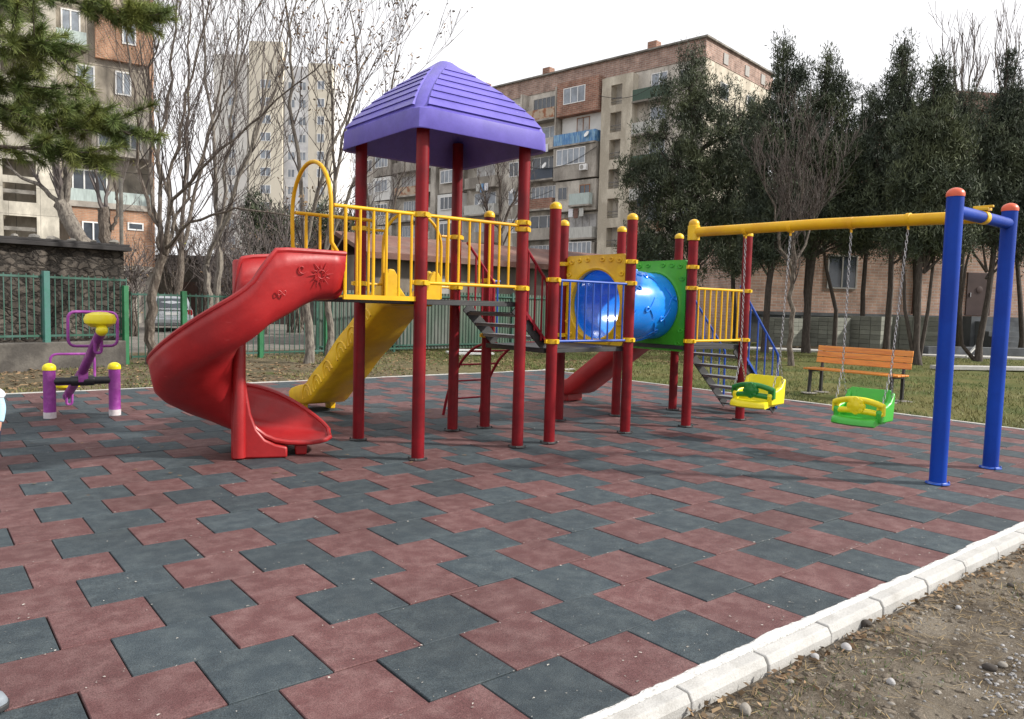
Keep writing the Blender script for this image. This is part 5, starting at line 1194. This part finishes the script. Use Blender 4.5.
zz_ = -1
for z0, z1 in ((3.9, 5.12), (5.8, 6.68), (7.02, 7.8), (9.1, 10.3), (11.7, 12.9), (14.3, 15.5), (16.9, 18.1)): bs.append((5.361, 6.719, .75, .998, zz_, z0)); zz_ = z1
bs.append((5.361, 6.719, .75, .998, zz_, 24)); boxpart('stair_tower', LB, 'stair_panel', *bs)
for z in (4.42, 6.2): boxpart('landing_rail', LB, 'old_concrete', (5.362, 6.718, .86, .94, z, z + .18))
for u in (9, 12, 15, 18, 22):
    for z in (4.4, 7.1, 9.7, 12.4, 15): window(LB, u, z, 1.5, 1.4, 0, 2)
# --- far tower block
FT = thing('tower_block', 'tall pale beige and white tower block far away behind the bare trees', 'tower block', tuple(at(333, 300, 125).xy) + (0,), R(141))
boxpart('wall', FT, 'tower_white', (0, 19.5, -14, 0, -3, 39)); 
for u0, u1, zt in ((0.2, 4.0, 39.3), (8.2, 13.6, 42.5)): boxpart('column', FT, 'tower_beige', (u0, u1, .003, .9, -3, zt), label='beige column')
boxpart('column', FT, 'tower_grey', (14.0, 19.4, .003, .5, -3, 40.5), label='grey column')
for i in range(13):
    z = 2.5 + 2.78 * i
    for u, y in ((2.0, .9), (5.2, 0), (7.0, 0), (10.9, .9), (16.5, .5)):
        if len([1]) and (i * 5 + int(u)) >= 0: 
            if i >= 3 or u < 9: window(FT, u, z, 1.2 if u not in (10.9,) else 1.7, 1.4, y, 2, gm_='pale_glass', fw=.1)
# --- low brick building on the right
BB = thing('brick_building', 'pinkish brick building with a brown door and grey stone plinth behind the junipers', 'building', (40.81, 14.67, 0), R(148))
boxpart('wall', BB, 'brick_right', (-30, 1.9, -12, 0, -.5, 11.2), (1.901, 11.9, -9, -.004, -.5, 6.4)); boxpart('plinth', BB, 'plinth_stone', (-30.1, 12.0, .003, .22, -.5, 1.45)); boxpart('roof', BB, 'rust_roof', (-30.4, 2.2, -12.4, .45, 11.2, 12.0), (2.201, 12.3, -9.4, .4, 6.4, 6.75))
boxpart('ledge', BB, 'plinth_stone', (1.2, 12.0, .223, .34, 1.30, 1.449))
d_ = boxpart('door', BB, 'door_brown', (-.62, .66, .003, .07, 1.5, 3.58), bevel=.01); mb = MB(); mb.lathe([(.16, 0), (.17, .02), (.12, .03)], (.02, .072, 2.75), 20, axis=(0, 1, 0)); part('door_boss', mb, 'door_brown', d_, world=False)
boxpart('door_handle', d_, 'galvanised', (.48, .52, .07, .13, 2.4, 2.6))
for u in (7.1, -5, -9.5, -14):
    for z in ((5.3, 8.6) if u < 2 else (3.4,)): window(BB, u, z, 1.5, 1.6, .0, 2, 'grey_frame', 'glass')
boxpart('drain_pipe', BB, 'rust_roof', (3.35, 3.47, .02, .14, 1.5, 11.5))
ST = thing('entrance_steps', 'grey stone steps and landing in front of the brown door', 'steps', (40.81, 14.67, 0), R(148))
boxpart('landing', ST, 'plinth_stone', (-3.2, 1.6, .35, 1.7, -.2, 1.46))
for i in range(6): boxpart('step', ST, 'plinth_stone', (-1.2, 1.4, 1.703 + i * .3, 2.0 + i * .3, -.2, 1.24 - i * .22))
RLn = thing('railing', 'dark metal railing on the landing right of the brown door', 'railing', (40.81, 14.67, 0), R(148))
mb = MB()
for z in (1.9, 2.3): mb.tube([(-3.1, 1.6, z), (-1.3, 1.6, z)], .025, 6)
for u in (-3.1, -2.2, -1.3): mb.tube([(u, 1.6, 1.45), (u, 1.6, 2.3)], .025, 6)
part('rails', mb, 'black_metal', RLn, world=False)
# timber and slabs lying in front of it
for i, (px, py, l, h, m_, a, lab) in enumerate(((985, 352, 4.2, .22, 'timber', -28, 'long dark timber beam lying on the ground behind the blue posts'), (992, 340, 5.2, .3, 'plinth_stone', -33, 'grey concrete beam lying below the entrance steps'), (1010, 378, 4.6, .10, 'edging_concrete', -30, 'pale concrete slab lying along the lawn edge at the right'))):
    q = at(px, py, 30 - i * 2 if i < 2 else 20.5); mb = MB(); mb.box((q.x, q.y, gz(q.x, q.y) + h / 2 + .02), (l, .35, h), Matrix.Rotation(R(a), 3, 'Z')); single('beam' if i < 2 else 'slab', mb, m_, lab, 'beam' if i < 2 else 'slab', bevel=.01)
a_ = at(966, 357, 25.5); b_ = at(979, 343, 25.8); mb = MB(); mb.bar(a_, b_, .07, .05); single('plank', mb, 'board_white', 'short pale plank leaning against the curved trunk between the blue posts', 'plank')

# ------------------------------------------------------------------ trees
def grow(mb, p, d, length, r, depth, upb, spread, nseg=5, sides=5, tips=None, minr=.004, dens=1.):
    pts = [p.copy()]; rs = [r]; q = p.copy(); d = d.normalized()
    for i in range(nseg):
        d = (d + Vector((rng.gauss(0, .11), rng.gauss(0, .11), rng.gauss(0, .08) + upb * .10))).normalized()
        q = q + d * (length / nseg); pts.append(q.copy()); rs.append(max(minr, r * (1 - .75 * (i + 1) / nseg)))
    mb.tube(pts, rs, sides if r > .02 else 3, cap=False)
    if depth <= 0:
        if tips is not None: tips.append(q)
        return
    n = max(2, int(dens * (rng.randint(4, 6) if depth > 1 else rng.randint(3, 6))))
    for k in range(n):
        t = rng.uniform(.22, .98); i = min(int(t * nseg), nseg - 1); pp = pts[i].lerp(pts[i + 1], t * nseg - i)
        tg_ = (pts[i + 1] - pts[i]).normalized(); o_ = Vector((rng.gauss(0, 1), rng.gauss(0, 1), rng.gauss(0, .6))); o_ = (o_ - tg_ * o_.dot(tg_)).normalized()
        dd = tg_ * (1 - spread) + o_ * spread + UPZ * upb * .35
        grow(mb, pp, dd, length * rng.uniform(.38, .62), max(minr, rs[i] * .55), depth - 1, upb, spread, 4, 4, tips, minr, dens)
def tree(name, label, limbs, base, depth=2, upb=.8, spread=.5, barkm='bark', twigm='twig', group=None, leaf=None, dens=1., nch=7, minr=.0055, clen=.45):
    """limbs: list of (points, r0, r1); first one is the trunk"""
    t = thing(name, label, 'tree', base, 0, group)
    mb = MB(); tw = MB(); tips = []
    for li, (pts, r0, r1) in enumerate(limbs):
        pts = [Vector(p) for p in pts]; fine = []
        for i in range(len(pts) - 1):
            for s in range(4):
                q = pts[i].lerp(pts[i + 1], s / 4); fine.append(q + Vector((rng.gauss(0, 1), rng.gauss(0, 1), rng.gauss(0, .4))) * max(r0 * .10, min(.05, (pts[i + 1] - pts[i]).length * .03)) * (s > 0))
        fine.append(pts[-1]); n = len(fine); rs = [r0 + (r1 - r0) * i / (n - 1) for i in range(n)]
        if li == 0: rs[0] *= 1.35; rs[1] *= 1.12
        (mb if li == 0 else tw).tube(fine, rs, 9 if r0 > .05 else 6, cap=True, mi=0 if li == 0 else 1)
        L_ = sum((fine[i + 1] - fine[i]).length for i in range(n - 1))
        if li == 0 and len(limbs) > 1 and depth > 0 and nch < 50: 
            cnt = 2
        else: cnt = nch
        for k in range(cnt):
            f = rng.uniform(.25, 1) if cnt > 2 else rng.uniform(.93, 1); i = min(int(f * (n - 1)), n - 2); tg_ = (fine[i + 1] - fine[i]).normalized()
            o_ = Vector((rng.gauss(0, 1), rng.gauss(0, 1), rng.gauss(0, .5))); o_ = (o_ - tg_ * o_.dot(tg_)).normalized()
            grow(tw, fine[i], tg_ * (1 - spread) + o_ * spread + UPZ * upb * .4, L_ * clen * rng.uniform(.5, 1.1), max(minr, rs[i] * .45), depth, upb, spread, tips=tips, minr=minr, dens=dens)
    part('trunk', mb, barkm, t); part('branches', tw, [twigm, barkm], t)
    if leaf and tips:
        C = np.array([tuple(q) for q in tips for _ in range(leaf[1]) if rng.random() < leaf[2]]) ; C = C + nrng.normal(0, leaf[3], C.shape)
        quads_obj('leaves', leaf_quads(C, leaf[4], leaf[4] * .7), leaf[0], t, base)
    return t
def PL(depth, *pp): return [at(x, y, depth + (q[0] if q else 0)) for x, y, *q in pp]
def base_of(p): return (p.x, p.y, 0)
G_B = 'bare trees behind the left fence'
# main bare tree left of the spiral slide
D = 15.9
pb = at(152, 366, D); pb.z = -.1
limbs = [([pb] + PL(D, (150, 330), (153, 290), (164, 255)), .105, .085),
    (PL(D, (164, 255), (148, 200), (137, 165), (138, 120, -.3), (130, 60, -.5), (128, -20, -.6)), .045, .013),
    (PL(D, (164, 256), (160, 205), (158, 150), (168, 95, .3), (176, 30, .5), (182, -30, .6)), .05, .014),
    (PL(D, (166, 254), (172, 200, -.4), (210, 160, -.8), (262, 115, -1), (330, 55, -1.2)), .046, .010),
    (PL(D, (166, 256), (176, 215, .4), (205, 150, .8), (235, 80, 1), (262, 0, 1.2)), .042, .012),
    (PL(D, (165, 254), (168, 180), (185, 110), (200, 40), (215, -30)), .042, .012),
    (PL(D, (165, 250), (190, 222, -.6), (235, 208, -.9), (285, 215, -1.1), (320, 222, -1.2)), .035, .008),
    (PL(D, (163, 250), (150, 170, .5), (150, 90, .6), (158, 10, .8)), .045, .014)]
tree('bare_tree', 'leafless many-stemmed tree rising right beside the red spiral slide', limbs, base_of(pb), 2, .9, .42, nch=10, minr=.0045, group=None, dens=.95)
# pale-trunked group behind the fence
def quick(name, label, px, py, d, tops, r, upb, barkm, twigm, **k):
    p = at(px, py, d); p.z = -.1; limbs = []
    j = at(tops[0][0], tops[0][1], d); limbs.append(([p, p.lerp(j, .5) + Vector((rng.gauss(0, .06), rng.gauss(0, .06), 0)), j], r, r * .75))
    for pts in tops[1:]:
        limbs.append(([j] + [at(x, y, d + rng.uniform(-.6, .6)) for x, y in pts], r * .55, r * .16))
    return tree(name, label, limbs, base_of(p), 2, upb, .42, barkm, twigm, **k)
quick('bare_tree', 'pale leaning trunk nearest the silver car, behind the low green fence', 200, 335, 20, [(206, 265), [(232, 200), (262, 110), (285, 20)], [(222, 215), (230, 120), (238, 10)]], .11, .9, 'pale_bark', 'grey_twig', nch=9, dens=.9)
quick('bare_tree', 'pale trunk just right of the silver car, behind the low green fence', 212, 335, 21, [(218, 240), [(240, 170), (280, 80), (300, -10)], [(215, 170), (205, 80), (200, -20)]], .11, .9, 'pale_bark', 'grey_twig', nch=8, dens=.8)
quick('bare_tree', 'left one of two grey trunks between the red and yellow slides', 308, 356, 17, [(304, 250), [(298, 150), (290, 60), (284, -20)], [(318, 190), (345, 120), (372, 50)]], .10, .8, 'pale_bark', 'twig', nch=8, leaf=('dead_leaf', 4, .35, .06, .07), dens=.8)
quick('bare_tree', 'right one of two grey trunks between the red and yellow slides', 330, 355, 17.4, [(326, 250), [(335, 170), (332, 90), (322, 0)], [(350, 190), (385, 110), (400, 55)], [(340, 160), (358, 80), (350, 10)]], .085, .8, 'pale_bark', 'twig', nch=8, leaf=('dead_leaf', 5, .5, .07, .075), dens=.8)
# ivy-clad thicket behind the fence
quick('bare_tree', 'ivy-clad crooked trunk between the orange brick wall and the pale trunks', 176, 318, 40, [(182, 250), [(170, 200), (150, 130), (140, 40)], [(195, 190), (215, 110), (232, 30)], [(185, 180), (188, 90), (190, 0)]], .2, .6, 'bark', 'twig', nch=9, leaf=('ivy_leaf', 3, .3, .1, .10))
# pollarded trees by the brick wall
p = at(96, 262, 24); p.z = 0
tree('pollard_tree', 'thick leaning pollarded trunk in front of the stairwell of the grey block', [([p] + PL(24, (92, 255), (72, 225), (60, 203)), .24, .22), (PL(24, (60, 205), (40, 185), (22, 178), (5, 165)), .08, .03), (PL(24, (62, 205), (55, 170), (48, 140), (50, 100)), .10, .03), (PL(24, (64, 205), (72, 170), (78, 140), (84, 100)), .09, .03), (PL(24, (62, 205), (64, 165), (63, 120)), .09, .02)], base_of(p), 1, .9, .4, 'pale_bark', 'grey_twig', nch=5)
p = at(108, 262, 24.5); p.z = 0
tree('pollard_tree', 'straight cut-off trunk in front of the orange brick ground floor', [([p] + PL(24.5, (107, 250), (105, 225), (103, 208)), .19, .18), (PL(24.5, (112, 230), (118, 215), (116, 190), (112, 160)), .06, .03), (PL(24.5, (116, 200), (122, 180), (126, 150)), .04, .012)], base_of(p), 1, .9, .4, 'bark', 'grey_twig', nch=4)
# bare crown in front of the middle block
quick('bare_tree', 'small dark bare tree crown behind the shed roof, seen between the tower posts', 505, 330, 34, [(500, 235), [(485, 205), (478, 175)], [(515, 200), (525, 170)], [(500, 190), (497, 160)]], .14, .6, 'bark', 'twig', nch=7)
quick('bare_tree', 'bare tree standing behind the left end of the shed roof', 385, 330, 38, [(382, 250), [(370, 210), (360, 160)], [(395, 200), (405, 160)]], .16, .6, 'bark', 'grey_twig', nch=7)
quick('bare_tree', 'grey twiggy leafless tree standing in front of the junipers', 792, 350, 20.5, [(793, 275), [(775, 220), (765, 160)], [(800, 210), (806, 140)], [(815, 215), (832, 170)], [(788, 200), (785, 130)]], .075, .8, 'bark', 'twig', nch=11)
for px, xs, lab in ((962, (940, 952, 962, 975, 990), 'bare poplar with fine upright twigs, taller one behind the junipers'), (1005, (995, 1006, 1020), 'bare poplar with fine upright twigs at the right edge of the sky')):
    p = at(px, 330, 62); p.z = 0; j = at(px, 150, 62)
    tree('poplar', lab, [([p, j], .3, .2)] + [([j, at((px + x) / 2, 90, 62), at(x, 28 + abs(x - px) * .9, 62)], .10, .03) for x in xs], base_of(p), 1, 1.3, .22, 'pale_bark', 'grey_twig', nch=8, minr=.018, clen=.4)
# dark evergreen shrubs far behind the fence
def crown(t, lobes, d, n, size, m_, clump=.36, per=88, upb=.9, name='crown', zmin=.3, squash=1.0):
    C = []; SP = []; area = sum(rx * ry for _, _, rx, ry in lobes)
    for (px, py, rx, ry) in lobes:
        k = max(4, int(n * .84 * rx * ry / area)); c = at(px, py, d); s = d / FPX
        for _ in range(k):
            v = Vector((rng.gauss(0, 1), rng.gauss(0, 1), rng.gauss(0, 1))).normalized() * (rng.random() ** .40)
            C.append(c + RGT * (v.x * rx * s) + FWD * (v.y * rx * s * .9 * squash) + UPZ * (v.z * ry * s))
        for _ in range(int(k * .55)):
            v = Vector((rng.gauss(0, 1), rng.gauss(0, 1), rng.gauss(.2, 1))).normalized() * rng.uniform(.92, 1.22); e = c + RGT * (v.x * rx * s) + FWD * (v.y * rx * s * .9) + UPZ * (v.z * ry * s); SP.append(e)
    SP = np.array([tuple(q) for q in SP]); SP = SP[SP[:, 2] > zmin]
    C = np.array([tuple(q) for q in C]); C = C[C[:, 2] > zmin]
    k = len(C); P = np.repeat(C, per, 0); cs = np.repeat(clump * nrng.uniform(.55, 1.25, k), per)
    v = nrng.normal(0, 1, P.shape); v /= np.linalg.norm(v, axis=1)[:, None]; v *= (nrng.random(len(P)) ** .5)[:, None]; v[:, 2] *= 1.15
    out = v.copy(); P = P + v * cs[:, None]
    P2 = np.repeat(SP, 34, 0); v2 = nrng.normal(0, 1, P2.shape) * np.array([.30, .30, .55]) * clump; P2 = P2 + v2; P = np.concatenate([P, P2]); out = np.concatenate([out, v2 * 1.5 / clump])
    q = leaf_quads(P, size * 1.25, size * .30, upb, .4, out * .8)
    quads_obj(name, q, m_, t, WL[t.name])
def juniper(label, px, py, d, lobes, n, m_, trunk_top, r=.16, extra=(), group='junipers along the brick building', size=.115):
    r *= .78
    p = at(px, py, d); p.z = -.05; t = thing('juniper', label, 'tree', base_of(p), 0, group)
    tt = at(*trunk_top, d); mb = MB(); mid_ = p.lerp(tt, .4) + Vector((rng.gauss(0, .12), rng.gauss(0, .12), 0)); mb.tube([p, p + (mid_ - p) * .15 + Vector((rng.gauss(0, .05), rng.gauss(0, .05), 0)), p.lerp(mid_, .55) + Vector((rng.gauss(0, .07), rng.gauss(0, .07), 0)), mid_, tt], [r * 1.35, r, r * .9, r * .75, .03], 9)
    for pts in extra: mb.tube([at(x, y, d + .1) for x, y in pts], [r * .7 * (1 - .6 * i / (len(pts) - 1)) for i in range(len(pts))], 7)
    for (lx, ly, rx, ry) in lobes:
        for _ in range(3):
            a = p.lerp(tt, min(.95, max(.25, (p.z + (at(lx, ly, d).z)) / max(tt.z, .1) - .12))); s = d / FPX; b2 = at(lx, ly, d) + RGT * rng.uniform(-.8, .8) * rx * s + UPZ * rng.uniform(-.3, .8) * ry * s + FWD * rng.uniform(-.6, .6) * rx * s
            mb.tube([a, a.lerp(b2, .5) + UPZ * -.1, b2], [.05, .03, .012], 5)
    part('trunk', mb, 'dark_bark', t); crown(t, lobes, d, n, size, m_)
    return t
juniper('broad dark juniper, the biggest, right in front of the apartment block corner', 690, 345, 30, [(692, 68, 12, 26), (684, 100, 28, 28), (705, 105, 22, 30), (672, 148, 38, 34), (712, 150, 40, 36), (655, 195, 34, 34), (690, 200, 42, 40), (728, 195, 34, 44), (660, 240, 38, 26), (705, 245, 44, 32), (742, 235, 26, 40), (640, 245, 20, 18), (632, 170, 14, 16), (750, 165, 22, 40), (755, 120, 14, 26)], 980, 'juniper_leaf', (692, 50), .2)
juniper('slim juniper with twin spires left of the grey twiggy tree', 765, 346, 26.5, [(783, 62, 8, 26), (800, 78, 8, 20), (785, 105, 22, 26), (770, 150, 26, 36), (800, 150, 26, 34), (775, 205, 32, 36), (800, 205, 26, 32), (765, 245, 26, 22)], 577, 'dark_juniper', (784, 42), .15)
juniper('juniper with a short pointed top between the twin spires and tallest spire', 806, 352, 27.2, [(826, 72, 7, 20), (838, 90, 12, 18), (828, 115, 22, 26), (822, 165, 32, 36), (842, 170, 26, 36), (815, 220, 36, 34), (850, 220, 30, 30)], 560, 'juniper_leaf', (827, 58), .17, extra=[[(834, 350), (836, 310), (826, 268), (822, 235)]])
juniper('juniper with the tallest spire, its curved trunk behind the bench', 886, 352, 26.8, [(904, 55, 6, 18), (902, 82, 14, 22), (890, 112, 22, 26), (912, 120, 18, 28), (884, 165, 32, 36), (905, 170, 28, 36), (880, 215, 36, 32), (905, 225, 30, 28)], 577, 'dark_juniper', (905, 38), .14)
juniper('nearest juniper with two dark trunks rising behind the right end of the bench', 918, 366, 22, [(936, 75, 6, 14), (938, 100, 14, 22), (930, 135, 24, 28), (948, 150, 22, 28), (922, 185, 30, 32), (945, 200, 30, 32), (918, 228, 30, 24), (950, 235, 24, 20)], 525, 'juniper_leaf', (936, 66), .12, extra=[[(918, 366), (928, 310), (934, 255), (940, 210)], [(915, 366), (905, 310), (903, 255), (905, 210)]])
juniper('juniper at the right with a trunk curving at its foot between the blue posts', 978, 362, 25, [(1008, 66, 6, 16), (1012, 95, 12, 18), (1000, 115, 18, 22), (985, 150, 28, 28), (1012, 155, 26, 34), (975, 195, 28, 28), (1005, 205, 36, 32), (1030, 190, 20, 40), (965, 232, 20, 16), (1015, 240, 24, 16)], 560, 'dark_juniper', (1008, 52), .13, extra=[[(975, 361), (962, 345), (960, 310), (966, 265), (975, 230)]])
for px, d, lobes, lab in ((262, 52, [(255, 225, 14, 30), (275, 235, 16, 26), (290, 240, 14, 24)], 'dark conifer clump far behind the tall yellow hoop'), (318, 50, [(322, 235, 16, 28), (342, 240, 14, 26)], 'dark conifer clump far behind the tower railing')):
    p = at(px, 310, d); t = thing('conifer', lab, 'tree', (p.x, p.y, 0)); mb = MB()
    for (x, y, rx, ry) in lobes: b2 = at(x, 300, d); b2.z = 0; mb.tube([b2, at(x, y - ry, d)], [.15, .03], 6)
    part('trunk', mb, 'bark', t); crown(t, lobes, d, 130, .3, 'dark_juniper', .7, 40)
for px, d, w_, top, lab in ((132, 27, 10, 262, 'twiggy leafless bush between the bright green post and the silver car'), (208, 42, 30, 240, 'twiggy leafless bush straight behind the silver car'), (232, 30, 26, 236, 'twiggy leafless bush behind the pale leaning trunks'), (262, 31, 28, 232, 'twiggy leafless bush behind the top of the spiral slide'), (295, 33, 28, 228, 'twiggy leafless bush below the tall yellow hoop'), (345, 35, 30, 222, 'twiggy leafless bush behind the left tower post'), (172, 41, 26, 225, 'tall twiggy bush behind the main bare tree')):
    p = at(px, 330, d); p.z = -.1; lm = []
    for k in range(9):
        e = at(px + rng.uniform(-1, 1) * w_, top + rng.uniform(-8, 28), d + rng.uniform(-1, 1)); q = p + Vector((rng.gauss(0, .25), rng.gauss(0, .25), 0)); lm.append(([q, q.lerp(e, .5) + UPZ * .2, e], .045, .012))
    tree('bare_shrub', lab, lm, base_of(p), 2, .6, .5, 'bark', 'twig' if px % 2 else 'grey_twig', 'leafless bushes behind the low green fence', nch=6, minr=.009, dens=.8, leaf=('dead_leaf', 1, .15, .1, .09))
c_ = at(262, 300, 44); LS = thing('shed', 'low dark shed with a flat roof far behind the bare bushes', 'shed', (c_.x, c_.y, 0), math.atan2(RGT.y, RGT.x))
boxpart('wall', LS, 'dark_concrete', (-8, 5.5, 0, 5, -.1, 3.6)); boxpart('roof', LS, 'tar_roof', (-8.4, 5.9, -.5, 5.4, 3.602, 3.8))
for u in (-5, -2, 1, 3.6): boxpart('door', LS, 'door_brown', (u, u + 1.3, -.05, -.003, 0, 2.3))
for px, d, lobes, lab in ((735, 34, [(735, 120, 22, 34), (730, 180, 36, 44), (735, 235, 40, 34)], 'juniper in the back row between the broad juniper and the twin spires'), (862, 33, [(864, 115, 16, 26), (862, 165, 30, 42), (862, 225, 36, 34)], 'juniper in the back row just left of the tallest spire'), (960, 32, [(966, 112, 18, 26), (962, 160, 30, 40), (965, 220, 34, 32)], 'juniper in the back row behind the front blue post'), (808, 34, [(808, 118, 18, 24), (806, 165, 30, 40), (808, 225, 38, 38)], 'juniper in the back row behind the grey twiggy tree'), (915, 33.5, [(918, 130, 20, 26), (915, 175, 30, 38), (915, 228, 36, 36)], 'juniper in the back row just right of the tallest spire'), (1022, 33, [(1026, 125, 18, 26), (1022, 175, 28, 40), (1018, 230, 30, 34)], 'juniper in the back row at the right edge of the picture')):
    juniper(lab, px, 340, d, lobes, 260, 'dark_juniper', (px, lobes[0][1] - 20), .14)
# pine branches entering at the top left, from a pine standing outside the frame
PD = 9.0
tp = at(-230, 360, PD); tp.z = -.1
PT = thing('pine_tree', 'pine with long green needles whose boughs hang into the top left corner', 'tree', (tp.x, tp.y, 0))
mb = MB(); mb.tube([tp, at(-225, 150, PD), at(-215, -120, PD), at(-210, -300, PD)], [.22, .19, .14, .06], 12); part('trunk', mb, 'bark', PT)
br = MB(); tuft = []
def bough(pts, r, n, sp_, dd):
    pts = [at(x, y, PD + q) for x, y, q in pts]; br.tube(pts, [r * (1 - .8 * i / (len(pts) - 1)) for i in range(len(pts))], 6)
    for i in range(n):
        f = rng.uniform(.35, 1) * (len(pts) - 1); k = min(int(f), len(pts) - 2); p = pts[k].lerp(pts[k + 1], f - k); tg_ = (pts[k + 1] - pts[k]).normalized()
        e = p + (tg_ * rng.uniform(.1, .5) + Vector((rng.gauss(0, 1), rng.gauss(0, 1), rng.gauss(0, 1.0))) * sp_) * rng.uniform(.5, 1); br.tube([p, p.lerp(e, .5) + UPZ * -.03, e], [.008, .006, .004], 4)
        dr = (e - p).normalized()
        for s in range(dd): tuft.append((p.lerp(e, .35 + .65 * (s + 1) / dd), dr))
bough([(-215, 60, 0), (-120, 90, -.2), (-30, 115, -.3), (60, 120, -.2), (118, 128, 0)], .05, 84, .25, 3)
bough([(-215, 100, 0), (-110, 130, -.3), (-20, 145, -.4), (50, 150, -.4), (95, 160, -.3)], .04, 34, .13, 3)
bough([(-215, 0, 0), (-100, 20, -.8), (0, 35, -1.2), (40, 42, -1.2)], .05, 46, .24, 3)
bough([(-210, -60, 0), (-80, -20, .2), (40, -4, .3), (110, 8, .4), (138, 14, .4)], .045, 44, .14, 3)
bough([(-210, -20, 0), (-100, 60, -.6), (-10, 80, -.8), (25, 85, -.8)], .04, 26, .2, 3)
part('branches', br, 'bark', PT)
T_ = np.array([tuple(q[0]) for q in tuft]); Dr = np.array([tuple(q[1]) for q in tuft]); per = 105
Pn = np.repeat(T_, per, 0); Dn = np.repeat(Dr, per, 0) * .7 + nrng.normal(0, .55, (len(Pn), 3)); Dn /= np.linalg.norm(Dn, axis=1)[:, None]
Pn = Pn - np.repeat(Dr, per, 0) * nrng.uniform(0, .09, len(Pn))[:, None]
ln = nrng.uniform(.08, .15, len(Pn))[:, None]; s = np.cross(Dn, nrng.normal(size=Dn.shape)); s /= np.linalg.norm(s, axis=1)[:, None]; wd = .0027
quads_obj('needles', np.stack([Pn - s * wd, Pn + s * wd, Pn + Dn * ln + s * wd * .4, Pn + Dn * ln - s * wd * .4], 1), 'pine_needle', PT, tuple(WL[PT.name]))
